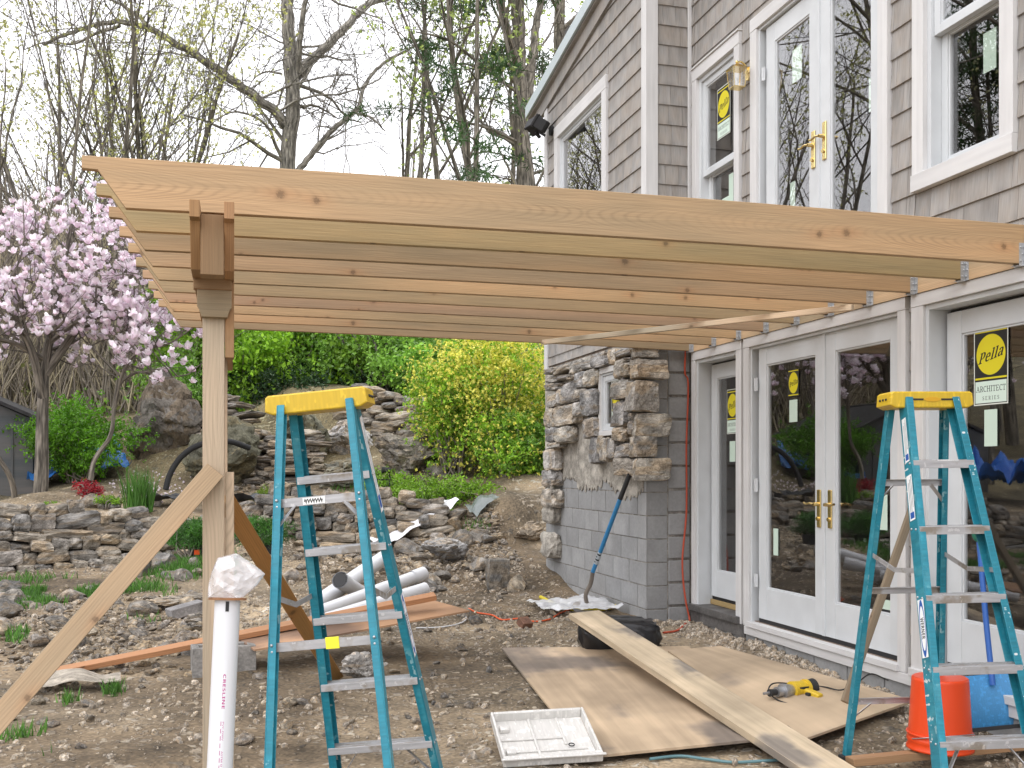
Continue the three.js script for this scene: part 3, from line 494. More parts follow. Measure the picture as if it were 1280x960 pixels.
// stone facing: boxes read off the wall in a grid of 1/8 pixel, [x0, y0, x1, y1, where the stone ends on the return]
{
  const S = [[196, 310, 300, 395], [290, 300, 430, 388], [430, 245, 540, 392], [540, 232, 672, 345], [670, 150, 822, 335], [830, 125, 905, 292], [905, 100, 1092, 216], [1090, 110, 1180, 222, 824],
    [190, 395, 305, 480], [210, 470, 312, 560], [305, 380, 432, 450], [436, 395, 508, 445], [505, 355, 600, 525], [575, 335, 715, 522], [200, 565, 300, 722], [300, 530, 375, 682], [356, 452, 512, 672], [508, 530, 602, 640], [578, 530, 716, 806],
    [202, 730, 290, 918], [275, 680, 472, 905], [468, 652, 578, 802], [590, 815, 712, 1022], [880, 225, 986, 428], [988, 218, 1082, 266], [985, 272, 1068, 412], [880, 432, 1062, 652], [1062, 470, 1100, 640], [898, 650, 1022, 908], [890, 912, 1012, 1052],
    [1060, 225, 1180, 432, 836], [1040, 445, 1180, 762, 824], [1110, 780, 1180, 1002, 838], [1058, 780, 1108, 852], [1056, 856, 1106, 990], [1060, 1012, 1180, 1212, 822], [214, 920, 305, 1064], [300, 908, 438, 1072], [234, 1075, 332, 1128], [198, 1140, 290, 1342], [188, 1345, 282, 1500], [190, 1545, 290, 1708],
    [645, 1015, 722, 1272], [722, 1010, 760, 1180], [758, 1030, 830, 1250], [825, 1020, 902, 1222], [905, 1085, 1062, 1218], [888, 1228, 1098, 1402], [1100, 1235, 1180, 1442, 838], [170, 1720, 260, 1860], [160, 1990, 262, 2200]];
  const r = rngOf(31);
  S.forEach(([a, b, c, d, q], i) => {
    const X = GX - 0.085, p0 = onX(660 + a / 8, 420 + d / 8, X), p1 = onX(660 + c / 8, 420 + b / 8, X); let z0 = p0.z, z1 = q ? ZC + 0.1 : Math.min(p1.z, ZC + 0.02), y0 = Math.max(p0.y, -0.1), y1 = Math.min(p1.y + 0.01, 2.6), dep = 0.105 + r() * 0.05;
    const mat = i > 48 ? M.parge : M.stone[q ? [4, 0, 2, 5][i % 4] : (i * 7 + 3) % 6], x1 = q ? onZ(q, 500, ZC + 0.1).x : GX + 0.004, x0 = GX - dep - (q ? 0.01 : 0);
    const o = mesh('stone', q ? boxRock(200 + i, 9, 6, 6, 0.12, 0.11, 9) : boxRock(200 + i, 4, 6, 5, 0.12, 0.14, 6), mat, house, V((x0 + x1) / 2, (y0 + y1) / 2, (z0 + z1) / 2), V((x1 - x0) * 1.03, (y1 - y0) * 1.03, (z1 - z0) * 1.07)); if (!q) o.rotation.x = (r() - 0.5) * 0.1;
  });
  const p = onX(700, 635, GX); // hose tap with a red wheel
  mesh('hose_tap', merge([new THREE.CylinderGeometry(0.012, 0.012, 0.09, 10).rotateZ(Math.PI / 2).translate(p.x - 0.045, p.y, p.z), new THREE.CylinderGeometry(0.016, 0.016, 0.05, 10).translate(p.x - 0.08, p.y - 0.02, p.z), new THREE.CylinderGeometry(0.02, 0.02, 0.03, 10).rotateX(1.57).translate(p.x - 0.06, p.y, p.z)]), M.steel, house);
  mesh('tap_wheel', new THREE.CylinderGeometry(0.032, 0.032, 0.012, 12).rotateZ(1.2).translate(p.x - 0.1, p.y + 0.012, p.z - 0.06), std({ color: lin(0.5, 0.02, 0.04), roughness: 0.4 }), house);
}
rebase(house, V(WX, 0, -6));

// lantern and floodlight hang on the house
{
  const l = thing('wall_lantern', 'small brass wall lantern between upper window and balcony doors', 'wall lamp'), z = zm(938), y = 4.49, x = WX - 0.135;
  mesh('wall_plate', new THREE.CylinderGeometry(0.06, 0.065, 0.02, 20).rotateZ(Math.PI / 2).translate(WX - 0.018, y + 0.05, z), M.brass, l);
  mesh('arm', tubeG([V(WX - 0.02, y + 0.06, z), V(WX - 0.05, y + 0.12, z), V(WX - 0.1, y + 0.15, z), V(x, y + 0.13, z)], 0.009, 16, 8), M.brass, l);
  mesh('cap', merge([new THREE.CylinderGeometry(0.025, 0.11, 0.045, 4).rotateY(Math.PI / 4).translate(x, y + 0.1, z), new THREE.SphereGeometry(0.014, 10, 8).translate(x, y + 0.145, z)]), M.brass, l);
  const fr = []; for (const [a, b] of [[-1, -1], [-1, 1], [1, -1], [1, 1]]) fr.push(boardG(V(x + a * 0.068, y + 0.08, z + b * 0.068), V(x + a * 0.052, y - 0.09, z + b * 0.052), 0.005, 0.005, V(1, 0, 0), 0)); fr.push(boxG(0.112, 0.008, 0.112, 0.002).translate(x, y - 0.092, z));
  mesh('frame', merge(fr), M.brass, l); mesh('glass', new THREE.CylinderGeometry(0.09, 0.07, 0.165, 4, 1, true).rotateY(Math.PI / 4).translate(x, y - 0.004, z), M.glass, l);
  mesh('candle_bulb', new THREE.CylinderGeometry(0.012, 0.012, 0.08, 10).translate(x, y - 0.04, z), M.white, l); for (const c of l.children) { c.position.sub(V(WX, y, z).multiplyScalar(0)); } rebase(l, V(WX, y, z)); l.scale.setScalar(0.85);
  const f = thing('floodlight', 'black twin-head floodlight under the eave at the far end of the wing', 'floodlight'), p = onX(689, 160, GX - 0.02);
  mesh('mount', new THREE.CylinderGeometry(0.055, 0.055, 0.03, 16).rotateZ(Math.PI / 2).translate(p.x, p.y - 0.03, p.z), M.rubber, f);
  for (const [dz, dy, s] of [[0.06, 0.0, 1], [-0.08, 0.04, -1]]) { const h = mesh('lamp_head', merge([boxG(0.13, 0.13, 0.17, 0.012).translate(0, 0, 0), boxG(0.03, 0.15, 0.19, 0.008).translate(-0.07, 0, 0), boxG(0.08, 0.03, 0.03, 0).translate(0.06, -0.08, 0)]), M.rubber, f, V(p.x - 0.14, p.y + dy, p.z + dz * 1.4)); h.rotation.set(0.2 * s, -0.5 * s, -0.5); }
  rebase(f, p);
}

// ------------------------------------------------------------------ the pergola
const pergola = thing('pergola', 'unfinished cedar pergola with ten rafters hung from the house', 'pergola');
const rafterZ = (i) => -4.385 - 0.432 * i, RB = 2.488, RT = 2.68;
{
  for (let i = 0; i < 10; i++) {
    const xe = 3.838, tip = -0.563, cr = 0.012, sh = [[xe, RB], [xe, RT]]; for (let k = 1; k < 8; k++) { const t = k / 8; sh.push([lerp(xe, tip, t), RT + cr * Math.sin(Math.PI * t)]); }
    sh.push([tip, RT], [tip, RT - 0.047], [tip + 0.058, RT - 0.049], [tip + 0.16, RB]); for (let k = 1; k < 8; k++) { const t = k / 8; sh.push([lerp(tip + 0.16, xe, t), RB + cr * 0.8 * Math.sin(Math.PI * t)]); }
    const g = new THREE.ExtrudeGeometry(new THREE.Shape(sh.map(([a, b]) => new THREE.Vector2(a, b))), { depth: 0.034, bevelEnabled: true, bevelSize: 0.002, bevelThickness: 0.002, bevelSegments: 1 }).translate(0, 0, -0.017);
    const o = mesh('rafter', g, cedar[i], pergola, V(0, 0.008 + 3.84 * 0.0015 * i, rafterZ(i))); o.rotation.z = -0.0015 * i;
  }
  const lg = aabb(pergola, 'ledger', ledgerWood, 3.84, 3.878 - 0.034, RB - 0.002, RT, ZC + 0.02, -3.6);
  mesh('backing_strip', aabbG(3.846, 3.867, RB + 0.001, RT - 0.002, ZC + 0.03, -3.6), ledgerWood, lg).position.sub(lg.position);
  for (let i = 0; i < 10; i++) {
    const z = rafterZ(i), gs = [];
    for (const s of [-1, 1]) { gs.push(aabbG(3.808, 3.839, RB - 0.003, RB + 0.11, z + s * 0.0195, z + s * 0.0215, 0)); gs.push(aabbG(3.8365, 3.8395, RB - 0.003, RB + 0.125, z + s * 0.0216, z + s * 0.046, 0.001)); for (let k = 0; k < 3; k++) gs.push(new THREE.SphereGeometry(0.0055, 8, 6).translate(3.816 + 0.01 * (k % 2), RB + 0.02 + k * 0.034, z + s * 0.022)); for (let k = 0; k < 4; k++) gs.push(new THREE.SphereGeometry(0.006, 8, 6).translate(3.8355, RB + 0.02 + k * 0.034, z + s * (0.03 + 0.008 * (k % 2)))); }
    gs.push(aabbG(3.795, 3.839, RB - 0.005, RB - 0.003, z - 0.021, z + 0.021, 0)); mesh('joist_hanger', merge(gs), M.galv, lg).position.sub(lg.position);
  }
  const PX = -0.071, PZ = -4.572, zt = -4.13, zf = -8.66, bm = (x, name, k) => {
    const sh = [[-zt, RB - 0.004], [-zt, RB - 0.066], [-zt + 0.05, RB - 0.07], [-zt + 0.16, RB - 0.237], [-zf - 0.16, RB - 0.237], [-zf - 0.05, RB - 0.07], [-zf, RB - 0.066], [-zf, RB - 0.004]];
    return mesh(name, new THREE.ExtrudeGeometry(new THREE.Shape(sh.map(([a, b]) => new THREE.Vector2(a, b))), { depth: 0.036, bevelEnabled: true, bevelSize: 0.001, bevelThickness: 0.001, bevelSegments: 1 }).rotateY(Math.PI / 2).translate(x - 0.018, 0, 0), k, pergola);
  };
  bm(PX - 0.0635, 'beam', wood(0.4, 0.24, 0.11)); bm(PX + 0.0635, 'beam', wood(0.44, 0.26, 0.13));
  for (const [z, y] of [[PZ, -0.2], [-8.1, 0]]) aabb(pergola, 'post', pine, PX - 0.0445, PX + 0.0445, y, 2.3, z - 0.0445, z + 0.0445, 0.004);
  aabb(pergola, 'spacer_block', darkCedar, PX - 0.044, PX + 0.044, 2.215, 2.45, -4.29, -4.2, 0.003); aabb(pergola, 'spacer_block', pine2, PX - 0.044, PX + 0.044, 2.22, 2.44, -6.4, -6.31, 0.003);
  const cl = new THREE.Shape([[-0.068, 2.205], [0.068, 2.205], [0.068, 2.135], [0.06, 2.125], [0.05, 2.095], [-0.05, 2.095], [-0.062, 2.13], [-0.068, 2.14]].map(([a, b]) => new THREE.Vector2(a, b)));
  mesh('cleat', new THREE.ExtrudeGeometry(cl, { depth: 0.036, bevelEnabled: true, bevelSize: 0.0015, bevelThickness: 0.001, bevelSegments: 1 }).translate(PX + 0.004, 0, PZ + 0.046), wood(0.42, 0.31, 0.19), pergola);
  aabb(pergola, 'cleat', darkCedar, PX - 0.08, PX + 0.075, 2.206, 2.26, PZ + 0.05, PZ + 0.09, 0.003);
  aabb(pergola, 'nailing_strip', wood(0.42, 0.26, 0.13), PX + 0.046, PX + 0.083, 1.93, 2.26, PZ - 0.03, PZ + 0.045, 0.003);
  aabb(pergola, 'stake', pine, PX + 0.047, PX + 0.083, -0.1, 1.45, PZ - 0.02, PZ + 0.02, 0.002);
  let a = at(269, 588, 4.455), b = at(-2, 899, 3.8); a.z = PZ + 0.066; b = a.clone().lerp(b, 1.75);
  board(pergola, 'brace', pine2, a, b, 0.086, 0.036, V(1, -1, 0)); a = at(281, 624, 4.72); b = at(421, 848, 6.75); board(pergola, 'brace', wood(0.56, 0.3, 0.1), a, b, 0.086, 0.036, V(0.8, 0.55, 0));
  a = at(679, 423, 8.15); b = at(1066, 392.5, 6.42); a.y = b.y = RB - 0.022; board(pergola, 'diagonal_strip', palePine, a, b, 0.036, 0.036, V(0, 1, 0));
  rebase(pergola, V(PX, 0, PZ));
}

// ------------------------------------------------------------------ step ladders
const railTex = (t, sub) => canvasTex(64, 512, (c, w, h) => {
  c.fillStyle = '#eceff0'; c.fillRect(0, 0, w, h); c.save(); c.translate(w / 2, h / 2); c.rotate(Math.PI / 2); c.textAlign = 'center'; c.textBaseline = 'middle';
  if (sub) { c.fillStyle = '#1c56a8'; c.beginPath(); c.ellipse(0, 0, h / 2 - 4, w / 2 - 3, 0, 0, 7); c.fill(); c.fillStyle = '#eef1f2'; c.beginPath(); c.ellipse(0, 0, h / 2 - 60, w / 2 - 8, 0, 0, 7); c.fill(); c.fillStyle = '#15181a'; c.font = 'bold 46px sans-serif'; c.fillText(t, 0, 2, h - 150); }
  else { c.fillStyle = '#555d63'; c.font = '13px sans-serif'; for (let k = -1; k < 2; k++) c.fillRect(-h / 2 + 20 + 30 * (k + 1), k * 16 - 4, h - 120 - 40 * Math.abs(k), 5); c.fillStyle = '#2458a8'; c.fillRect(h / 2 - 90, -24, 70, 48); }
  c.restore();
});
M.brandLabel = stickM(railTex('WERNER', true)); M.warnLabel = stickM(railTex('', false)); M.tape = std({ color: lin(0.8, 0.75, 0.04), roughness: 0.6 });
M.tagLabel = stickM(canvasTex(128, 40, (c, w, h) => { c.fillStyle = '#e4e5e2'; c.fillRect(0, 0, w, h); c.strokeStyle = '#222'; c.lineWidth = 5; c.beginPath(); let x = 8; c.moveTo(x, 24); for (let k = 0; k < 7; k++) { x += 15; c.lineTo(x - 9, 10); c.lineTo(x - 4, 29); c.lineTo(x, 14 + (k % 3) * 4); } c.stroke(); }));
function ladder(label, P, near) {
  const [x, z, yaw, y0, wt, wb, zf, zr, rt, rb, ro, pi] = P, L = thing('step_ladder', label, 'step ladder', V(x, y0, z)); L.rotation.order = 'YXZ'; L.rotation.set(pi, yaw, ro);
  const Ht = 1.76, fr = (s, h) => V(s * lerp(wb, wt, h / Ht) / 2, h, lerp(zf, 0.05, h / Ht)), rr = (s, h) => V(s * lerp(rb, rt, h / Ht) / 2, h, -lerp(zr, 0.05, h / Ht));
  const chan = (a, b, s, w, fl, out) => { const X = V(1, 0, 0), d = b.clone().sub(a).normalize(), wdir = V(0, 0, 1).addScaledVector(d, -d.z).normalize(), sh = (v, p, q) => v.clone().addScaledVector(wdir, p).addScaledVector(X, q), g = [boardG(a, b, w, 0.0045, wdir)];
    for (const k of [-1, 1]) g.push(boardG(sh(a, k * (w / 2 - 0.0025), -s * (fl / 2 + 0.002)), sh(b, k * (w / 2 - 0.0025), -s * (fl / 2 + 0.002)), fl, 0.0045, X)); return merge(g); };
  for (const s of [-1, 1]) {
    mesh('front_rail', chan(fr(s, Ht - 0.01), fr(s, 0.012), s, 0.076, 0.03), M.fibre, L); mesh('rear_rail', chan(rr(s, Ht - 0.02), rr(s, 0.012), s, 0.042, 0.026), M.fibre, L);
    mesh('foot', merge([boxG(0.045, 0.035, 0.085, 0.006).translate(...fr(s, 0.012).toArray())]), M.rubber, L); mesh('foot', merge([boxG(0.04, 0.03, 0.055, 0.006).translate(...rr(s, 0.012).toArray())]), M.rubber, L);
    const a = fr(s * 0.96, 0.98), b = rr(s * 0.96, 1.03), m = a.clone().lerp(b, 0.5).add(V(0, -0.035, 0)); mesh('spreader', merge([boardG(a, m, 0.022, 0.003, V(0, 1, 0), 0), boardG(m, b, 0.022, 0.003, V(0, 1, 0), 0)]), M.alu, L);
  }
  for (let k = 1; k <= 5; k++) {
    const h = 0.293 * k, w = fr(1, h).x * 2 - 0.006, c = fr(0, h), g = [boxG(w, 0.004, 0.085, 0.001).translate(0, h, c.z), boxG(w, 0.034, 0.004, 0.001).translate(0, h - 0.017, c.z + 0.043), boxG(w, 0.028, 0.004, 0.001).translate(0, h - 0.014, c.z - 0.043)];
    for (let q = -2; q < 3; q++) g.push(boxG(w, 0.0025, 0.006, 0).translate(0, h + 0.0032, c.z + q * 0.016));
    const t = mesh('tread', merge(g), M.alu, L); for (const s of [-1, 1]) for (const e of [0.02, -0.02]) mesh('rivet', new THREE.SphereGeometry(0.006, 8, 6).translate(s * (w / 2 + 0.005), h - 0.012, c.z + e), M.steel, t);
    if (k === 1) for (const s of [-1, 1]) mesh('gusset', boardG(V(s * w * 0.22, h - 0.02, c.z - 0.02), V(s * (w / 2 + 0.004), h - 0.19, c.z + 0.05), 0.022, 0.004, V(0, 0, 1), 0), M.alu, L);
  }
  for (const [i, h] of [1.37, 0.85, 0.3].entries()) {
    const a = rr(-1, h), b = rr(1, h), q = mesh('rear_brace', merge([boardG(a, b, 0.032, 0.003, V(0, 1, 0), 0), boardG(a.clone().add(V(0.0, 0.014, 0.008)), b.clone().add(V(0.0, 0.014, 0.008)), 0.016, 0.003, V(0, 0, 1), 0)]), M.alu, L);
    for (const s of [-1, 1]) { for (const e of [0.012, -0.012]) mesh('rivet', new THREE.SphereGeometry(0.006, 8, 6).translate(s * (b.x - 0.012), h + e, a.z - 0.02), M.steel, q); if (i !== 1) mesh('gusset', boardG(V(s * b.x * 0.55, h - 0.01, a.z), V(s * (b.x + 0.004), h - 0.1, rr(1, h - 0.1).z), 0.018, 0.003, V(0, 1, 1), 0), M.alu, q); }
    if (near && i === 0) mesh('label_sticker', new THREE.PlaneGeometry(0.085, 0.026).rotateY(Math.PI).translate(0.02, h, a.z - 0.004), M.tagLabel, q);
    if (near && i === 1) mesh('tape', boxG(0.05, 0.042, 0.008, 0.001).translate(-0.03, h + 0.001, a.z), M.tape, q);
  }
  const cap = new THREE.Shape([[-0.17, 0], [0.17, 0], [0.195, 0.012], [0.19, 0.058], [0.182, 0.064], [-0.182, 0.064], [-0.19, 0.058], [-0.195, 0.012]].map(([a, b]) => new THREE.Vector2(a, b)));
  const c = mesh('top_cap', new THREE.ExtrudeGeometry(cap, { depth: 0.13, bevelEnabled: true, bevelSize: 0.006, bevelThickness: 0.008, bevelSegments: 2 }).translate(0, Ht - 0.045, -0.055), M.yellow, L);
  for (const s of [-1, 1]) mesh('slot', boxG(0.085, 0.008, 0.004, 0).translate(s * 0.085, Ht - 0.012, 0.0835), M.dark, c);
  mesh('oval_mark', new THREE.CylinderGeometry(0.03, 0.03, 0.003, 20).scale(1.3, 1, 0.35).rotateX(1.57).translate(0, Ht - 0.012, 0.0838), std({ color: lin(0.6, 0.33, 0.01), roughness: 0.5 }), c);
  for (const s of [-1, 1]) for (const e of [-0.03, 0, 0.03]) mesh('rivet', new THREE.SphereGeometry(0.006, 8, 6).translate(s * 0.2, Ht - 0.01, 0.01 + e), M.rubber, c);
  const onRail = (mat, s, h0, h1, w, off, name) => { const a = fr(s, h1), b = fr(s, h0), d = b.clone().sub(a).normalize(), n = V(s, 0, 0).addScaledVector(d, -d.x * s).normalize(), wd = V().crossVectors(n, d), o = mesh(name, new THREE.PlaneGeometry(w, a.distanceTo(b)), mat, L); o.applyMatrix4(new THREE.Matrix4().makeBasis(wd.multiplyScalar(1), d.clone().negate(), n).setPosition(a.clone().lerp(b, 0.5).addScaledVector(n, 0.004))); return o; };
  if (!near) { onRail(M.warnLabel, -1, 1.46, 1.66, 0.04, 0, 'warning_sticker'); onRail(M.warnLabel, -1, 1.2, 1.4, 0.05, 0, 'warning_sticker'); onRail(M.brandLabel, -1, 0.62, 0.86, 0.055, 0, 'brand_sticker');
    for (const [h, w] of [[1.475, 0.1], [1.18, 0.1]]) mesh('label_sticker', new THREE.PlaneGeometry(w, 0.022).translate(0.02, h - 0.018, fr(0, h).z + 0.0455), M.tagLabel, L); }
  else { onRail(M.warnLabel, -1, 1.3, 1.68, 0.045, 0, 'warning_sticker'); onRail(M.brandLabel, -1, 0.68, 0.95, 0.05, 0, 'brand_sticker'); }
  return L;
}
ladder('teal fibreglass step ladder with yellow top, turned away, in the open dirt yard', [0.488, -4.025, 2.799, -0.018, 0.258, 0.502, 0.599, 0.445, 0.289, 0.508, -0.096, 0], true);
ladder('teal fibreglass step ladder with yellow top standing before the white doors', [3.115, -4.128, -0.164, 0.033, 0.252, 0.481, 0.545, 0.382, 0.287, 0.504, 0.008, -0.024], false);
// ------------------------------------------------------------------ things lying and standing about
const g0 = (x, z) => H(x, z);
function one(name, label, category, geo, mat, group) { geo.computeBoundingBox(); const b = geo.boundingBox, c = V((b.min.x + b.max.x) / 2, b.min.y, (b.min.z + b.max.z) / 2); geo.translate(-c.x, -c.y, -c.z); return tag(mesh(name, geo, mat, null, c), label, category, group); }
const printTex = canvasTex(40, 1024, (c, w, h) => { c.fillStyle = '#d6d8db'; c.fillRect(0, 0, w, h); c.translate(w / 2, 0); c.rotate(Math.PI / 2); c.fillStyle = '#a83a78'; c.textBaseline = 'middle'; c.font = 'bold 34px sans-serif'; c.fillText('CRESLINE', 60, 0); c.font = '20px sans-serif'; c.fillText('PVC-DWV', 270, -6); c.fillText('ASTM D 2665', 400, -6); c.fillText('SCH 40', 560, -6); for (let k = 0; k < 22; k++) c.fillRect(270 + k * 32, 10, 20, 5); c.fillText('PVC-DWV  4 IN', 700, -6); });
{ // white standpipe, bagged
  const top = at(284.5, 750, 3.72), base = at(266, 1010, 3.6), p = thing('standpipe', 'white plastic pipe standing in the ground with a bag over its top', 'pipe', V(base.x, 0, base.z)); base.y = -0.1;
  const d = top.clone().sub(base), L = d.length(), q = new THREE.Quaternion().setFromUnitVectors(V(0, 1, 0), d.clone().normalize());
  const put = (o) => { o.quaternion.copy(q); o.position.copy(base.clone().lerp(top, 0.5).sub(p.position)); return o; };
  put(mesh('pipe_wall', new THREE.CylinderGeometry(0.0445, 0.0445, L, 40, 1, true), M.pvc, p));
  put(mesh('print', new THREE.CylinderGeometry(0.0449, 0.0449, 0.8, 12, 1, true, -0.14, 0.36).translate(0, -0.06, 0), stickM(printTex), p));
  put(mesh('end_board', new THREE.CylinderGeometry(0.066, 0.066, 0.008, 24).translate(0, L / 2 + 0.004, 0), lumber, p));
  put(mesh('tar_mark', boxG(0.012, 0.035, 0.002, 0).translate(0.0, L / 2 - 0.022, 0.0448), M.black, p));
  // crumpled clear bag pulled over the pipe end: a flat pouch with ridged film
  const out = [[-0.066, -0.018], [-0.062, 0.045], [-0.035, 0.125], [0.03, 0.142], [0.085, 0.105], [0.135, 0.068], [0.1, 0.02], [0.05, -0.022], [-0.01, -0.026]], cx = 0.025, cy = 0.05;
  const g = new THREE.IcosahedronGeometry(1, 6), P = g.attributes.position, v = V(), edge = (t) => { const dx = Math.cos(t), dy = Math.sin(t); let best = 0.05; for (let i = 0; i < out.length; i++) { const [ax, ay] = out[i], [bx, by] = out[(i + 1) % out.length], ex = bx - ax, ey = by - ay, den = dx * ey - dy * ex; if (Math.abs(den) < 1e-9) continue; const s = ((ax - cx) * ey - (ay - cy) * ex) / den, u = ((ax - cx) * dy - (ay - cy) * dx) / den; if (s > 0 && u >= 0 && u <= 1) best = s; } return best; };
  for (let i = 0; i < P.count; i++) {
    v.fromBufferAttribute(P, i); const R = edge(Math.atan2(v.y, v.x)), m = Math.pow(Math.hypot(v.x, v.y), 0.8), n = 0.024 * (1 - 2 * Math.abs(noise(v.x * 2 + v.y * 1.4, v.y * 1.3, v.z * 1.5))) + 0.007 * noise(v.x * 6, v.y * 6 + 4, v.z * 6), a = Math.atan2(v.y, v.x);
    P.setXYZ(i, cx + Math.cos(a) * R * m, cy + Math.sin(a) * R * m, v.z * 0.075 + Math.sign(v.z) * n * (1 - m * 0.6));
  }
  g.computeVertexNormals();
  const b = mesh('plastic_bag', g, new THREE.MeshPhysicalMaterial({ color: lin(0.95, 0.95, 0.97), transmission: 0.66, thickness: 0, roughness: 0.1, ior: 1.55, side: THREE.DoubleSide }), null, top.clone().add(V(0, 0.026, 0)));
  b.rotation.y = -0.25; tag(b, 'crumpled clear plastic bag sitting on top of the white standpipe', 'plastic bag');
}
{ // reddish 2x4 over the cinder block, plywood behind it
  const a = at(19, 850, 6.75), b = at(544, 745, 7.55);
  one('board', 'long reddish cedar board resting on the cinder block', 'board', boardG(a, b, 0.089, 0.038, V(0.2, 0.25, -1)), lumber);
  const c = at(279, 840, 6.95), blk = thing('cinder_block', 'grey hollow cinder block under the reddish cedar board', 'cinder block', V(c.x, c.y - 0.01, c.z)); blk.rotation.y = 0.1;
  const s = new THREE.Shape([[-0.2, -0.095], [0.2, -0.095], [0.2, 0.095], [-0.2, 0.095]].map(([p, q]) => new THREE.Vector2(p, q)));
  for (const k of [-1, 1]) s.holes.push(new THREE.Path([[-0.065, -0.06], [0.065, -0.06], [0.065, 0.06], [-0.065, 0.06]].map(([p, q]) => new THREE.Vector2(p + k * 0.095, q))));
  mesh('block_body', new THREE.ExtrudeGeometry(s, { depth: 0.19, bevelEnabled: true, bevelSize: 0.003, bevelThickness: 0.003, bevelSegments: 1 }).rotateX(-Math.PI / 2), std({ color: lin(0.36, 0.36, 0.36), map: speck, bumpMap: speckBump, bumpScale: 0.003, roughness: 0.95 }), blk);
}
const sheets = [];
function sheet(name, label, corners, t, mat, cat = 'plywood sheet', warp = 0.01) {       // four corners, seen from above anticlockwise
  const g = new THREE.BoxGeometry(1, t, 1, 14, 1, 14), p = g.attributes.position, uv = g.attributes.uv, [A, B, C, D] = corners, v = V(), _ = sheets.push(corners), w = A.distanceTo(B), h = A.distanceTo(D);
  for (let i = 0; i < p.count; i++) { const s = p.getX(i) + 0.5, u = p.getZ(i) + 0.5, y = p.getY(i); v.copy(A).lerp(B, s).lerp(D.clone().lerp(C, s), u); p.setXYZ(i, v.x, v.y + y + warp * Math.sin(s * 3.1) * Math.sin(u * 3.1), v.z); uv.setXY(i, h > w ? u * h : s * w, h > w ? s * w : u * h); }
  g.computeVertexNormals(); return one(name, label, cat, g.toNonIndexed(), mat);
}
const plyM = std({ color: lin(0.62, 0.5, 0.375), map: plyTex, roughness: 0.85 }), ply2 = (() => { const t = plyTex.clone(); t.offset.set(0.37, 0.3); t.needsUpdate = true; return std({ color: lin(0.6, 0.49, 0.37), map: t, roughness: 0.85 }); })(), ply3 = std({ color: lin(0.55, 0.34, 0.21), map: plyTex, roughness: 0.85 });
sheet('plywood', 'reddish plywood offcut propped behind the left ladder under the long board', [at(299, 800, 7.15), at(522, 746, 8.1), at(587, 764, 7.5), at(318, 813, 6.85)], 0.012, ply3, 'plywood sheet', 0.02);
const up = (p, h) => { const y = H0(p.x, p.z); p.y = Math.max(p.y, y) + h; return p; };
{
  const q = (px, py, d) => { const p = at(px, py, d); p.y += 0.02; return p; };
  sheet('plywood', 'large dirty plywood sheet on the ground under the plank', [q(627, 814, 7.62), q(860, 812, 7.5), q(1000, 925, 5.35), q(736, 952, 5.18)], 0.013, plyM, 'plywood sheet', 0.012);
  sheet('plywood', 'dirty plywood sheet on the ground below the doors with the drill on it', [q(835, 818, 7.25), q(900, 812, 7.1), q(1142, 881, 5.85), q(1000, 932, 5.28)], 0.013, ply2, 'plywood sheet', 0.02);
}
{ // the long plank from the bag to the foreground
  const a = at(730, 768, 7.62), b = at(1062, 982, 4.72), side = V(1, 0.02, 0.24);
  const o = one('plank', 'long weathered scaffold plank lying from the black bag across the plywood', 'plank', boardG(a, b, 0.24, 0.042, side, 0.004), std({ color: lin(0.72, 0.62, 0.48), map: (() => { const t = plyTex.clone(); t.repeat.set(1 / 1.7, 1 / 0.7); t.needsUpdate = true; return t; })(), bumpMap: grainBump, bumpScale: 0.0015, roughness: 0.9 }));
  const k = at(748, 792, 7.6), g = new THREE.SphereGeometry(1, 40, 26), P = g.attributes.position, v = V();
  for (let i = 0; i < P.count; i++) { v.fromBufferAttribute(P, i); const e = (c) => Math.sign(c) * Math.pow(Math.abs(c), 0.55), n = 1 + 0.13 * Math.abs(fbm(v.x * 3, v.y * 3, v.z * 3, 4)) * 2 - 0.06; P.setXYZ(i, e(v.x) * 0.3 * n, Math.max(-0.13, e(v.y) * 0.14 * n), e(v.z) * 0.2 * n); }
  g.computeVertexNormals(); g.rotateY(-0.25); g.translate(k.x + 0.16, H0(k.x, k.z) + 0.13, k.z);
  one('rubbish_bag', 'stuffed black plastic bag under the far end of the plank', 'bag', g, std({ color: lin(0.012, 0.012, 0.014), roughness: 0.28 }));
}
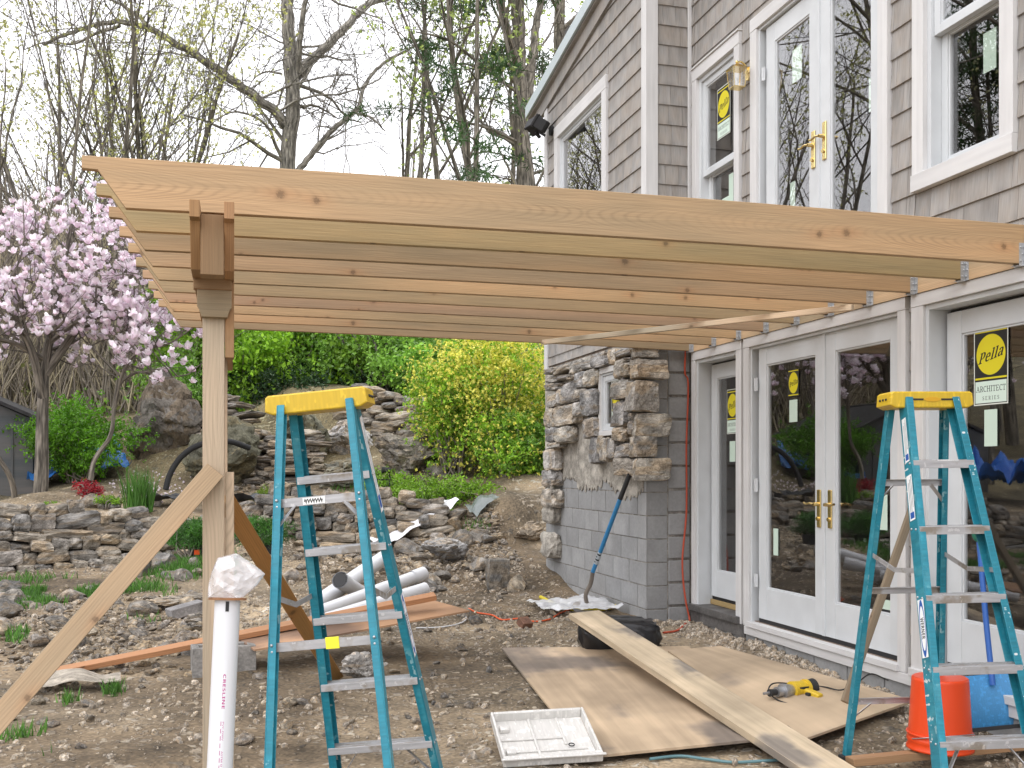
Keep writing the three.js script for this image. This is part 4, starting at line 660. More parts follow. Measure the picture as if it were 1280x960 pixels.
{ // shallow white tray
  const c = at(681, 918, 5.32), t = thing('tray', 'shallow white plastic tray with cross ribs lying on the dirt', 'tray', V(c.x, H0(c.x, c.z) + 0.075, c.z)); t.rotation.order = 'YXZ'; t.rotation.set(0.27, -0.1, 0.02);
  const m = std({ color: lin(0.74, 0.72, 0.68), roughness: 0.55, map: scuff }), bx = (n, x0, x1, y0, y1, z0, z1) => aabb(t, n, m, x0, x1, y0, y1, z0, z1, 0.006);
  bx('tray_floor', -0.235, 0.235, 0, 0.008, -0.21, 0.21); bx('rim', -0.25, 0.25, 0, 0.055, 0.21, 0.232); bx('rim', -0.235, 0.235, 0.001, 0.054, -0.232, -0.21); bx('rim', -0.2502, -0.235, 0.001, 0.0552, -0.232, 0.209); bx('rim', 0.235, 0.2502, 0.001, 0.0552, -0.232, 0.209);
  bx('lip', -0.262, 0.262, 0.045, 0.056, 0.233, 0.25); bx('rib', -0.23, 0.1, 0.008, 0.02, -0.012, 0.006); bx('rib', -0.06, -0.045, 0.008, 0.021, -0.2, 0.18); bx('rib', 0.09, 0.104, 0.008, 0.019, -0.2, 0.07); bx('clip', -0.22, -0.17, 0.008, 0.032, 0.1, 0.15); bx('clip', -0.22, -0.17, 0.008, 0.032, -0.13, -0.08); bx('rib', -0.2, 0.2, 0.008, 0.017, 0.11, 0.122);
  const r = mesh('wire_ring', new THREE.TorusGeometry(0.014, 0.003, 6, 16).rotateX(1.57).translate(0.12, 0.022, 0.09), M.rubber, t);
}
{ // drill
  const c = at(992, 872, 6.02), d = thing('drill', 'yellow and black corded drill lying on the plywood', 'drill', V(c.x, c.y - 0.005, c.z)); d.rotation.y = 0.22;
  const cyl = (r0, r1, L, x, y = 0.05, z = 0) => new THREE.CylinderGeometry(r0, r1, L, 20).rotateZ(Math.PI / 2).translate(x, y, z);
  mesh('motor_housing', merge([cyl(0.05, 0.046, 0.11, 0.04), cyl(0.053, 0.053, 0.02, 0.09)]), M.yellow, d); mesh('end_cap', cyl(0.045, 0.053, 0.05, 0.125), M.rubber, d);
  mesh('gear_case', merge([cyl(0.045, 0.032, 0.07, -0.05), cyl(0.03, 0.026, 0.05, -0.105)]), M.steel, d); mesh('chuck', cyl(0.022, 0.016, 0.055, -0.155), M.rubber, d); mesh('bit', cyl(0.008, 0.008, 0.05, -0.2), M.steel, d);
  mesh('handle', boardG(V(0.06, 0.045, 0.03), V(0.075, 0.025, 0.14), 0.05, 0.04, V(1, 0, 0), 0.012), M.yellow, d); mesh('trigger', boxG(0.02, 0.02, 0.03, 0.004).translate(0.035, 0.035, 0.08), M.rubber, d);
  mesh('name_panel', boxG(0.07, 0.02, 0.003, 0.001).translate(0.04, 0.062, 0.0455), M.rubber, d);
  const q = (px, py, dd) => { const p = at(px, py, dd); p.y += 0.035; return p; };
  one('power_cord', 'black power cord looping from the yellow drill across the plywood', 'cord', tubeG([q(1012, 880, 5.96), q(1000, 889, 5.86), q(975, 884, 5.9), q(961, 872, 6.02), q(966, 862, 6.12), q(990, 862, 6.2), q(1030, 866, 6.1), q(1052, 870, 5.98), q(1070, 862, 5.98), q(1088, 850, 6.05), q(1110, 858, 5.9)], 0.0045, 90, 6), M.rubber);
}
{ // upturned bucket
  const c = at(1175, 935, 5.02), b = thing('bucket', 'bright orange plastic bucket upside down behind the right ladder', 'bucket', V(c.x, Math.max(c.y, H0(c.x, c.z)), c.z)), m = std({ color: lin(0.75, 0.065, 0.01), roughness: 0.35 });
  mesh('bucket_wall', new THREE.LatheGeometry([[0.0, 0.345], [0.12, 0.345], [0.128, 0.34], [0.13, 0.33], [0.145, 0.06], [0.15, 0.058], [0.152, 0.04], [0.147, 0.036], [0.149, 0.012], [0.154, 0.01], [0.154, 0], [0.146, 0], [0.125, 0.33], [0, 0.335]].map(([x, y]) => new THREE.Vector2(x, y)), 48), m, b);
  mesh('rib', new THREE.TorusGeometry(0.149, 0.006, 6, 40).rotateX(1.57).translate(0, 0.075, 0), m, b); mesh('handle', new THREE.TorusGeometry(0.155, 0.003, 6, 40, Math.PI).rotateX(1.3).translate(0, 0.055, 0), M.steel, b);
}
{ // blue snow shovel standing on its blade by the doors
  const t = at(1224, 676, 5.5), s = thing('snow_shovel', 'blue plastic snow shovel leaning upright beside the right door', 'snow shovel', V(t.x, 0.1, t.z)), b = at(1241, 905, 5.35), m = std({ color: lin(0.06, 0.3, 0.62), roughness: 0.45, map: scuff }), o = s.position;
  const g = new THREE.PlaneGeometry(0.3, 0.27, 12, 8), p = g.attributes.position; for (let i = 0; i < p.count; i++) p.setZ(i, 0.06 * Math.cos(p.getY(i) * 7) + 0.5 * p.getX(i) ** 2 - 0.05); g.computeVertexNormals();
  const bl = mesh('blade', g, new THREE.MeshStandardMaterial({ color: m.color, roughness: 0.45, side: THREE.DoubleSide, map: scuff }), s, V(b.x - o.x, b.y + 0.12 - o.y, b.z - o.z)); bl.rotation.set(-0.25, -0.3, 0.03);
  mesh('wear_edge', boxG(0.3, 0.02, 0.008, 0.002), M.rubber, bl, V(0, -0.135, 0.03));
  mesh('shaft', tubeG([t.clone().sub(o), t.clone().lerp(b, 0.5).add(V(0, 0.06, 0)).sub(o), V(b.x - 0.0, b.y + 0.2, b.z).sub(o)], 0.0145, 20, 10), std({ color: lin(0.03, 0.12, 0.42), roughness: 0.4 }), s);
  mesh('grip', new THREE.TorusGeometry(0.045, 0.011, 8, 20).scale(0.8, 1, 1).translate(t.x - o.x, t.y + 0.045 - o.y, t.z - o.z), std({ color: lin(0.02, 0.16, 0.1), roughness: 0.5 }), s);
}
{ // digging shovel against the block wall
  const a = at(787, 593, 9.02), b = at(775, 624, 9.1), c = at(741, 715, 9.42), e = at(734, 752, 9.58), s = thing('shovel', 'blue-handled digging shovel leaning against the grey block wall', 'shovel', V(e.x, e.y - 0.05, e.z)), o = s.position, l = (p) => p.clone().sub(o);
  mesh('grip', tubeG([l(a), l(b)], 0.021, 4, 12), M.rubber, s); mesh('shaft', tubeG([l(b), l(c)], 0.0195, 4, 12), std({ color: lin(0.03, 0.2, 0.42), roughness: 0.35 }), s); mesh('shaft_label', tubeG([l(b.clone().lerp(c, 0.72)), l(b.clone().lerp(c, 0.88))], 0.0203, 4, 12), std({ color: lin(0.6, 0.63, 0.66), roughness: 0.5, map: canvasTex(64, 64, (x, w, h) => { x.fillStyle = '#d9dee0'; x.fillRect(0, 0, w, h); x.fillStyle = '#20262c'; for (let k = 0; k < 4; k++) x.fillRect(8 + k * 14, 12 + (k % 2) * 14, 8, 26); }) }), s);
  mesh('socket', tubeG([l(c), l(c.clone().lerp(e, 0.4)), l(c.clone().lerp(e, 0.75).add(V(-0.035, 0, 0.02))), l(e.clone().add(V(-0.01, -0.03, 0.03)))], 0.02, 14, 10), std({ color: lin(0.2, 0.17, 0.14), metalness: 0.5, roughness: 0.6 }), s);
  const g = new THREE.SphereGeometry(0.13, 16, 12, 0, 6.3, 0, 1.1).scale(0.85, 0.35, 1.25); const bl = mesh('blade', g, std({ color: lin(0.34, 0.32, 0.3), metalness: 0.5, roughness: 0.6 }), s, V(-0.06, -0.03, 0.08)); bl.rotation.set(0.5, 0.4, 0);
}
{ // sheet of clear plastic by the block wall, hoses and cords
  const c = at(718, 752, 9.5), g = new THREE.PlaneGeometry(0.75, 0.6, 40, 30).rotateX(-Math.PI / 2), p = g.attributes.position; for (let i = 0; i < p.count; i++) { const x = p.getX(i), z = p.getZ(i); p.setY(i, 0.05 + 0.1 * Math.abs(fbm(x * 5, z * 5, 3, 4)) + H0(c.x + x, c.z + z)); } g.computeVertexNormals(); g.translate(c.x, 0, c.z);
  one('plastic_sheet', 'crumpled translucent plastic sheet at the foot of the blue-handled shovel', 'plastic sheet', g, new THREE.MeshPhysicalMaterial({ color: lin(0.75, 0.76, 0.78), transmission: 0.3, thickness: 0, roughness: 0.25, side: THREE.DoubleSide }));
  const lay = (pts, h) => pts.map(([x, y]) => { const q = onGround(x, y); q.y = H(q.x, q.z) + h; return q; });
  one('hose', 'yellow hose lying on the dirt by the block wall', 'hose', tubeG(lay([[676, 749], [690, 757], [707, 763], [730, 766], [752, 764], [770, 761]], 0.02), 0.02, 50, 8), std({ color: lin(0.62, 0.5, 0.03), roughness: 0.5 }));
  one('hose', 'blue-green garden hose lying at the near edge of the plywood', 'hose', tubeG(lay([[812, 955], [850, 951], [880, 952], [915, 957], [950, 956], [990, 955], [1010, 962]], 0.014), 0.008, 70, 8), std({ color: lin(0.1, 0.2, 0.22), roughness: 0.5 }));
  one('extension_cord', 'orange extension cord trailing over the dirt from the plywood offcut to the block wall', 'cord', tubeG(lay([[586, 765], [597, 770], [615, 772], [628, 777], [650, 777], [668, 779], [685, 776], [700, 769], [712, 764]], 0.012), 0.007, 80, 6), std({ color: lin(0.7, 0.1, 0.02), roughness: 0.5 }));
  const d = lay([[856, 783], [845, 792], [829, 794]], 0.012); one('extension_cord', 'dark orange cord hanging from the pergola down beside the white doors', 'cord', tubeG([onZ(857, 432, ZC + 0.06), onZ(857, 470, ZC + 0.035), onZ(859, 471, ZC + 0.035), onZ(858, 560, ZC + 0.03), onZ(858, 640, ZC + 0.03), onZ(853, 705, ZC + 0.04), onZ(857, 750, ZC + 0.06), onZ(862, 775, ZC + 0.1), ...d], 0.0085, 140, 8), std({ color: lin(0.46, 0.07, 0.03), roughness: 0.55 }));
  one('cable', 'loop of white cable on the dirt beside the plywood offcut', 'cable', tubeG(lay([[520, 787], [548, 788], [570, 785], [582, 778], [580, 772], [572, 771]], 0.012), 0.006, 50, 6), M.pvc);
}
{ // white drain pipes behind the left ladder
  const pipe = (label, a, b, r, extra) => { const p = thing('drain_pipe', label, 'pipe', a.clone()), l = b.clone().sub(a), s = new THREE.LineCurve3(V(0, 0, 0), l), d = l.clone().normalize(); mesh('pipe_wall', new THREE.TubeGeometry(s, 1, r, 24), M.pvc, p); mesh('bore', new THREE.TubeGeometry(new THREE.LineCurve3(l.clone().addScaledVector(d, -0.06), l.clone().addScaledVector(d, 0.002)), 1, r * 0.9, 20), M.pvc, p); extra?.(p, d, l); return p; };
  const end = (p, d, l, r, mat = M.dark) => { const o = mesh('opening', new THREE.CircleGeometry(r, 20), mat, p, l); o.quaternion.setFromUnitVectors(V(0, 0, 1), d); };
  pipe('white drain pipe with a branch, its dark mouth facing the ladder', at(396, 755, 9.2), at(482, 696, 10.4), 0.074, (p, d) => { const a = at(452, 742, 9.7).sub(p.position), b = at(425, 725, 9.25).sub(p.position), q = b.clone().sub(a).normalize(); mesh('branch', new THREE.TubeGeometry(new THREE.LineCurve3(a, b), 1, 0.07, 20), M.pvc, p); mesh('collar', new THREE.TubeGeometry(new THREE.LineCurve3(b.clone().addScaledVector(q, -0.1), b), 1, 0.078, 20), M.pvc, p); end(p, q, b.clone().addScaledVector(q, 0.001), 0.066, M.black); });
  const R = (p, d, l) => { mesh('collar', new THREE.TubeGeometry(new THREE.LineCurve3(l.clone().addScaledVector(d, -0.14), l.clone().addScaledVector(d, 0.001)), 1, 0.066, 20), M.pvc, p); end(p, d, l.clone().addScaledVector(d, 0.0015), 0.054, std({ color: lin(0.4, 0.4, 0.4) })); };
  pipe('white drain pipe with a collar, upper of the pair lying side by side', at(392, 768, 8.7), at(530, 717, 9.6), 0.058, R);
  pipe('white drain pipe, lower of the pair lying side by side against the reddish board', at(394, 779, 8.3), at(532, 736, 9.1), 0.058, (p, d, l) => end(p, d, l.clone().addScaledVector(d, 0.001), 0.05, std({ color: lin(0.5, 0.5, 0.5) })));
}
{ // old stick against the doors, lumber at the near right, small litter
  one('stick', 'old brown wooden stick leaning against the white doors behind the right ladder', 'stick', boardG(at(1056, 878, 5.62), at(1143, 628, 5.98), 0.042, 0.03, V(1, 0.3, 0)), oldWood);
  one('board', 'reddish cedar board lying on the ground in front of the right ladder', 'board', boardG(at(1062, 952, 4.95), at(1290, 930, 5.1), 0.089, 0.038, V(0, 0.1, 1)), wood(0.46, 0.27, 0.14));
  one('lath', 'thin pale lath lying along the far edge of the large plywood sheet', 'lath', boardG(at(674, 812, 7.78), at(742, 810, 7.76), 0.03, 0.012, V(0, 0.1, 1)), palePine);
  const lay = (px, py, h) => { const q = onGround(px, py); q.y = H(q.x, q.z) + h; return q; };
  const cloth = (label, px, py, w, d, mat, h = 0.05, turn = 0, name = 'cloth') => { const c = lay(px, py, 0), g = new THREE.PlaneGeometry(w, d, 30, 20).rotateX(-Math.PI / 2).rotateY(turn), p = g.attributes.position; for (let i = 0; i < p.count; i++) { const x = p.getX(i), z = p.getZ(i); p.setY(i, 0.03 + h * (0.6 + 2 * Math.abs(fbm(x * 3.3 + px, z * 3.3, 3, 3))) + H(c.x + x, c.z + z)); } g.computeVertexNormals(); g.translate(c.x, 0, c.z); return one(name, label, name.replace(/_/g, ' '), g, mat); };
  const dbl = (o) => std({ side: THREE.DoubleSide, ...o });
  cloth('pale cloth bag lying flat beside the left end of the reddish board', 92, 862, 0.55, 0.22, dbl({ color: lin(0.5, 0.46, 0.4), map: speck }), 0.04, 0.1, 'cloth_bag');
  cloth('white plastic sack lying on the rubble behind the left ladder', 515, 663, 1.15, 0.45, dbl({ color: lin(0.72, 0.72, 0.74), roughness: 0.4 }), 0.09, 0.35, 'plastic_sack').position.y += 0.08;
  cloth('black pond liner folded over the stone wall behind the post', 318, 640, 0.9, 0.5, dbl({ color: lin(0.035, 0.04, 0.05), roughness: 0.35 }), 0.16, 0, 'pond_liner');
  cloth('black pond liner edge showing beside the tall grass clump', 215, 636, 0.5, 0.4, dbl({ color: lin(0.02, 0.02, 0.024), roughness: 0.4 }), 0.12, 0.3, 'pond_liner');
  cloth('crumpled clear plastic on the weedy slope above the rubble', 602, 640, 0.36, 0.3, new THREE.MeshPhysicalMaterial({ color: lin(0.25, 0.29, 0.28), transmission: 0.4, thickness: 0, roughness: 0.25, side: THREE.DoubleSide }), 0.1, 0.4, 'plastic_sheet');
  cloth('blue tarpaulin heaped between the shed and the green shrub', 92, 600, 1.4, 0.9, dbl({ color: lin(0.04, 0.2, 0.6), roughness: 0.4 }), 0.2, 0.4, 'tarpaulin');
  cloth('large bright blue tarpaulin in a heap outside the left edge, mirrored in the door panes', -200, 645, 2.0, 1.2, dbl({ color: lin(0.03, 0.17, 0.62), roughness: 0.35 }), 0.5, 0.5, 'tarpaulin');
  const b = lay(656, 786, 0.04), br = one('brick', 'small reddish brick half buried beside the orange cord', 'brick', boxG(0.1, 0.065, 0.1, 0.006).rotateX(0.5).rotateY(0.3).translate(b.x, b.y, b.z), std({ color: lin(0.3, 0.16, 0.11), map: speck, roughness: 0.95 }));
  const s = lay(622, 733, 0.13), st = one('concrete_stump', 'broken grey concrete stump standing in the dirt behind the dug ground', 'concrete', boxRock(301, 6, 6, 5, 0.1, 0.12).scale(0.24, 0.34, 0.2).translate(s.x, s.y, s.z), std({ color: lin(0.36, 0.35, 0.33), map: stoneTex, bumpMap: speckBump, bumpScale: 0.01, roughness: 0.95 }));
  const u = lay(232, 772, 0.06); one('stone_block', 'pale grey cut stone block tilted on the rubble left of the post', 'stone block', boxG(0.3, 0.09, 0.16, 0.008).rotateZ(0.2).rotateY(0.4).translate(u.x, u.y, u.z), std({ color: lin(0.36, 0.36, 0.38), map: speck, roughness: 0.9 }));
  // corrugated black drain hose arching over the outcrop
  const q = [[207, 612, 13.9], [212, 594, 13.95], [224, 574, 14], [241, 560, 14.05], [262, 553, 14.1], [287, 552, 14.2], [312, 560, 14.4]].map((a) => at(...a)), pts = new THREE.CatmullRomCurve3(q), tb = new Tubes(), n = 120; tb.add(Array.from({ length: n + 1 }, (_, i) => pts.getPoint(i / n)), Array.from({ length: n + 1 }, (_, i) => 0.036 + (i % 2) * 0.006), 14);
  one('drain_hose', 'black corrugated drain hose arching over the mossy rock outcrop', 'hose', tb.build(), M.rubber);
  const sp = at(487, 600, 14.6); sp.y = H(sp.x, sp.z); const fx = thing('garden_light', 'small black garden spotlight on a stake among the weeds', 'garden light', sp); mesh('stake', new THREE.CylinderGeometry(0.012, 0.008, 0.42, 8).translate(0, 0.21, 0), M.rubber, fx); mesh('lamp_head', merge([new THREE.CylinderGeometry(0.05, 0.035, 0.12, 14).rotateZ(1.5).translate(-0.05, 0.4, 0), boxG(0.25, 0.02, 0.02, 0).translate(-0.1, 0.27, 0)]), M.rubber, fx);
}
{ // grey shed at the left edge
  const a = at(-60, 640, 14.2), b = at(41, 640, 14.6), s = thing('shed', 'low grey garden shed at the left edge of the picture', 'shed'), wall = std({ color: lin(0.15, 0.155, 0.16), map: woodTexes[3], roughness: 0.85 }), y0 = H0(b.x, b.z) - 0.2, e = at(40, 524, 14.6).y, rg = at(-20, 498, 14.3).y;
  const L = 2.6, dir = b.clone().sub(a).setY(0).normalize(), prof = new THREE.Shape([[0, y0], [0, e], [-1.0, e + (rg - e) * 1.65], [-2.4, e - 0.1], [-2.4, y0]].map(([p, q]) => new THREE.Vector2(p, q)));
  const g = mesh('wall', new THREE.ExtrudeGeometry(prof, { depth: L, bevelEnabled: false }).translate(0, 0, -L), wall, s); g.position.set(b.x, 0, b.z); g.rotation.y = 0.05;
  for (let k = 0; k < 8; k++) aabb(g, 'batten', wall, -2.38 + k * 0.3, -2.35 + k * 0.3, y0, e - 0.12, 0.002, 0.014, 0);
  const ang = Math.atan2((rg - e) * 1.65, 1), r1 = mesh('roof', boxG(1.32, 0.05, L + 0.3, 0.005), std({ color: lin(0.06, 0.06, 0.065), map: speck, roughness: 0.95 }), s, V(b.x - 0.5 + 0.03, (e + e + (rg - e) * 1.65) / 2 + 0.03, b.z - L / 2)); r1.rotation.z = -ang;
  const r2 = mesh('roof', boxG(1.65, 0.05, L + 0.3, 0.005), r1.material, s, V(b.x - 1.72, (e + (rg - e) * 1.65 + e - 0.1) / 2 + 0.03, b.z - L / 2)); r2.rotation.z = Math.atan2((rg - e) * 1.65 + 0.1, 1.4); rebase(s, V(b.x, y0, b.z));
}

// ------------------------------------------------------------------ stonework and rocks of the yard
{
  const r = rngOf(12);
  function dryWall(label, path, hFn, depth, sizes, lean) {
    const pts = path.map(([px, d]) => { const p = at(px, 650, d); p.y = 0; return p; }), cv = new THREE.CatmullRomCurve3(pts), Lw = cv.getLength(), t = thing('dry_stone_wall', label, 'stone wall', V(pts[0].x, 0, pts[0].z)); let n = 0;
    const core = []; let row = 0, y = 0;
    while (y < 3) {
      const rh = sizes[0] * (0.7 + r() * 0.75); let s = -r() * 0.2, any = false;
      while (s < Lw) {
        const w = sizes[1] * (0.55 + r() * r() * 1.7), u = clamp((s + w / 2) / Lw), p = cv.getPointAt(u), tg = cv.getTangentAt(u), gy = H0(p.x, p.z), top = hFn(u), h = rh * (0.8 + 0.35 * r()); s += w * 0.97;
        if (y + h * 0.5 > top || n >= 295) continue; any = true; n++;
        const nrm = V(-tg.z, 0, tg.x); if (nrm.z < 0) nrm.negate();
        const o = mesh('stone', boxRocks[Math.floor(r() * 14)], M.field[r() < 0.35 ? 0 : Math.floor(r() * 5)], t, p.clone().sub(t.position).addScaledVector(nrm, -y * lean - depth * 0.3 + (r() - 0.5) * 0.13).setY(gy - 0.03 + y + h / 2), V(w * 1.06, h * 1.1, depth * (0.8 + r() * 0.5)));
        o.rotation.set((r() - 0.5) * 0.3, Math.atan2(-tg.z, tg.x) + (r() - 0.5) * 0.35, (r() - 0.5) * 0.34);
      }
      if (!any) break; y += rh * 0.88; row++;
    }
    return t;
  }
  dryWall('low dry stone wall running along the garden bed behind the yard', [[-70, 11.0], [15, 11.4], [120, 11.9], [230, 12.6], [350, 13.0], [470, 13.2], [545, 13.3]], (u) => 0.62 + 0.12 * Math.sin(u * 9) - 0.25 * sstep(0.88, 1, u) - 0.1 * sstep(0.1, 0, u), 0.3, [0.135, 0.28], 0.5);
  dryWall('higher dry stone wall of flat slabs beside the big boulders', [[255, 15.6], [300, 15.4], [350, 15.3], [400, 15.6]], (u) => 0.95 - 0.25 * u, 0.4, [0.085, 0.32], 0.4);
  dryWall('loose dry stone wall on top of the rock slope below the shrubs', [[425, 17.2], [470, 17.0], [520, 16.7], [560, 16.5]], (u) => 0.85 - 0.1 * u, 0.5, [0.13, 0.36], 0.75);
  // boulders and outcrops
  const boulder = (label, px, py, d, w, h, dep, seed, mat, turn = 0) => { const c = onGround(px, py + h * 0.36 * F / d); c.y += h * 0.3; c.add(V(SA, 0, -CA).multiplyScalar(dep * 0.2)); const g = roundRock(seed, 12, 9, 0.3).scale(w / 2, h / 2, dep / 2).rotateY(turn).translate(c.x, c.y, c.z); const gg = g.index ? g.toNonIndexed() : g; return one('boulder', label, 'boulder', gg, mat); };
  boulder('big angular grey boulder above the flat mossy one on the slope', 428, 545, 15.8, 0.95, 0.8, 0.8, 7, M.stone[1], 0.4);
  boulder('broad flat mossy boulder under the angular grey one on the slope', 430, 590, 15.4, 1.35, 0.5, 0.9, 9, std({ color: lin(0.31, 0.3, 0.24), map: stoneTex, bumpMap: speckBump, bumpScale: 0.02, roughness: 1 }), 0.1);
  boulder('dark mossy boulder behind the top of the left ladder', 372, 545, 16.6, 0.9, 1.1, 0.9, 13, M.moss, 0.8);
  boulder('large dark mossy outcrop of rock behind the black drain hose', 262, 575, 17.3, 1.35, 1.3, 1.2, 15, M.moss, 0.2);
  boulder('steep dark rock face under the flowering tree branches', 205, 520, 17.8, 1.1, 1.9, 1.2, 17, std({ color: lin(0.2, 0.18, 0.155), map: stoneTex, bumpMap: speckBump, bumpScale: 0.04, roughness: 1 }), 0.9);
  boulder('brown weathered outcrop below the loose upper wall', 515, 570, 16.9, 1.3, 0.9, 0.9, 19, std({ color: lin(0.38, 0.34, 0.29), map: stoneTex, bumpMap: speckBump, bumpScale: 0.04, roughness: 1 }), 0.3);
  boulder('grey outcrop of rock half covered by the yellow bush', 610, 572, 16.6, 1.3, 0.7, 0.9, 21, M.stone[0], 0.7);
  boulder('sandy boulder tilted on the rubble beside the house corner', 664, 665, 11.9, 0.48, 0.32, 0.36, 23, std({ color: lin(0.52, 0.43, 0.32), map: stoneTex, bumpMap: speckBump, bumpScale: 0.012, roughness: 0.95 }), 0.5);
  boulder('dark grey lump of rock on the rubble heap behind the white pipes', 556, 688, 12.6, 0.62, 0.36, 0.5, 25, M.stone[3], 0.2);
  boulder('long flat pale slab half buried left of the wooden post', 238, 752, 9.6, 0.75, 0.15, 0.45, 27, M.field[0], 0.1);
  boulder('angular brown boulder behind the third step of the left ladder', 455, 838, 6.9, 0.32, 0.24, 0.3, 29, M.stone[0], 0.3);
  boulder('pale angular boulder on the rubble behind the wooden post', 262, 775, 8.9, 0.5, 0.22, 0.3, 33, M.field[1], 0.7);
  // loose rocks: regions in the picture [x, y, half width, half height, count, smallest, largest in metres]
  const zones = [[130, 700, 140, 22, 26, 0.14, 0.5], [60, 770, 80, 40, 24, 0.1, 0.42], [190, 785, 100, 40, 34, 0.08, 0.34], [90, 900, 90, 50, 14, 0.05, 0.14], [450, 700, 100, 30, 26, 0.12, 0.4], [590, 690, 80, 45, 38, 0.1, 0.42], [650, 630, 45, 35, 34, 0.08, 0.34], [610, 760, 80, 40, 20, 0.05, 0.2], [560, 850, 90, 60, 22, 0.05, 0.16], [350, 900, 70, 60, 12, 0.05, 0.14], [1000, 815, 120, 22, 22, 0.05, 0.18], [300, 640, 240, 18, 20, 0.12, 0.36], [545, 560, 60, 45, 40, 0.14, 0.5], [440, 625, 100, 18, 18, 0.12, 0.4]];
  const inPoly = (x, z, q) => { let k = false; for (let i = 0, j = 3; i < 4; j = i++) if ((q[i].z > z) !== (q[j].z > z) && x < (q[j].x - q[i].x) * (z - q[i].z) / (q[j].z - q[i].z) + q[i].x) k = !k; return k; }, onSheet = (x, z) => sheets.some((s) => inPoly(x, z, s));
  const spots = []; for (const [cx, cy, w, h, n, a, b] of zones) for (let i = 0; i < n; i++) { const q = onGround(cx + (r() * 2 - 1) * w, cy + (r() * 2 - 1) * h); if (q.x > 3.6 || (q.x > 3.2 && q.z < -8.2) || onSheet(q.x, q.z)) continue; spots.push([q, lerp(a, b, r() * r())]); }
  spots.slice(0, 290).forEach(([q, s]) => {
    const o = mesh('loose_rock', loose[Math.floor(r() * 12)], M.field[Math.floor(r() * 5)], null, V(q.x, H(q.x, q.z) + s * 0.12, q.z), V(s * (0.45 + 0.25 * r()), s * (0.25 + 0.2 * r()), s * (0.4 + 0.2 * r()))); o.rotation.set((r() - 0.5) * 0.7, r() * 6, (r() - 0.5) * 0.7);
    tag(o, 'weathered brown-grey rock lying loose among many alike in the dirt of the yard', 'rock', 'loose rocks strewn over the yard');
  });
  // gravel, too much to count
  const N = 15000, mats = [[0.43, 0.38, 0.31], [0.37, 0.33, 0.28], [0.47, 0.42, 0.355]].map(([x, y, z]) => std({ color: lin(x, y, z), map: stoneTex, roughness: 0.95 })), per = [[], [], []], m4 = new THREE.Matrix4(), qt = new THREE.Quaternion(), e = new THREE.Euler(); let tries = 0, got = 0;
  while (got < N && tries++ < 400000) {
    const far = r(), q = r() < 0.75 ? at(-80 + r() * 1300, 600, 3 + 11 * far * Math.sqrt(far)) : onGround(r() * 760, 640 + r() * 180); if (q.x > 3.82 || (q.x > 3.4 && q.z < -8.3)) continue;
    const c = fbm(q.x * 0.8 + 9, q.z * 0.8, 5, 3); if (r() > 0.36 + c * 2) continue; got++;
    if (onSheet(q.x, q.z)) continue; const s = 0.0028 + 0.03 * Math.pow(r(), 9) + 0.0035 * r() + 0.0018 * Math.max(0, -q.z - 7); e.set(r() * 6, r() * 6, r() * 6); m4.compose(V(q.x, H(q.x, q.z) + s * 0.1, q.z), qt.setFromEuler(e), V(s, s * (0.5 + 0.4 * r()), s * (0.7 + 0.5 * r()))); per[Math.floor(r() * 3)].push(m4.clone());
  }
  for (let i = 0; i < 1500; i++) { const z = -8.25 + 4.2 * r(), q = V(3.86 - 0.55 * r() * r(), 0, z), s = 0.006 + 0.03 * Math.pow(r(), 4); if (onSheet(q.x, q.z)) continue; e.set(r() * 6, r() * 6, r() * 6); m4.compose(V(q.x, H(q.x, q.z) + s * 0.2, q.z), qt.setFromEuler(e), V(s, s * 0.7, s)); per[2].push(m4.clone()); }
  const rub = [[], [], []]; for (const [cx, cy, w, h, n, s0] of [[640, 645, 60, 60, 1500, 0.055], [500, 690, 110, 40, 700, 0.06], [110, 790, 150, 65, 900, 0.045], [560, 575, 70, 40, 400, 0.08], [330, 620, 60, 20, 250, 0.07]]) for (let i = 0; i < n; i++) { const q = onGround(cx + (r() + r() - 1) * w, cy + (r() + r() - 1) * h); if ((q.x > 3.3 && q.z < -8.2) || onSheet(q.x, q.z)) continue; const s = s0 * (0.3 + 0.9 * r() * r()); e.set((r() - 0.5) * 1.2, r() * 6, (r() - 0.5) * 1.2); m4.compose(V(q.x, H(q.x, q.z) + s * 0.2, q.z), qt.setFromEuler(e), V(s * 1.2, s * 0.6, s)); rub[Math.floor(r() * 3)].push(m4.clone()); }
  const rubble = thing('rubble', 'broken stone rubble on the slopes and heaps of the yard', 'rubble'); rubble.userData.kind = 'stuff';
  rub.forEach((l, k) => { const im = new THREE.InstancedMesh(loose[k], M.field[[0, 2, 4][k]], l.length), col = new THREE.Color(); im.name = 'broken_stones'; l.forEach((m, i) => { im.setMatrixAt(i, m); const L = 0.75 + 0.6 * r(); im.setColorAt(i, col.setRGB(L, L * 0.98, L * 0.95)); }); im.userData.kind = 'stuff'; rubble.add(im); });
  const root = thing('gravel', 'stone chips and gravel strewn over the dirt', 'gravel', V(0, 0, 0)); root.userData.kind = 'stuff';
  per.forEach((l, k) => { const im = new THREE.InstancedMesh(chips[k], mats[k], l.length); im.name = 'stone_chips'; const col = new THREE.Color(); l.forEach((m, i) => { im.setMatrixAt(i, m); const L = 0.85 + 0.8 * r(); im.setColorAt(i, col.setRGB(L, L * 0.98, L * 0.95)); }); im.castShadow = im.receiveShadow = true; im.userData.kind = 'stuff'; root.add(im); });
  // white rubble along the foot of the doors
}
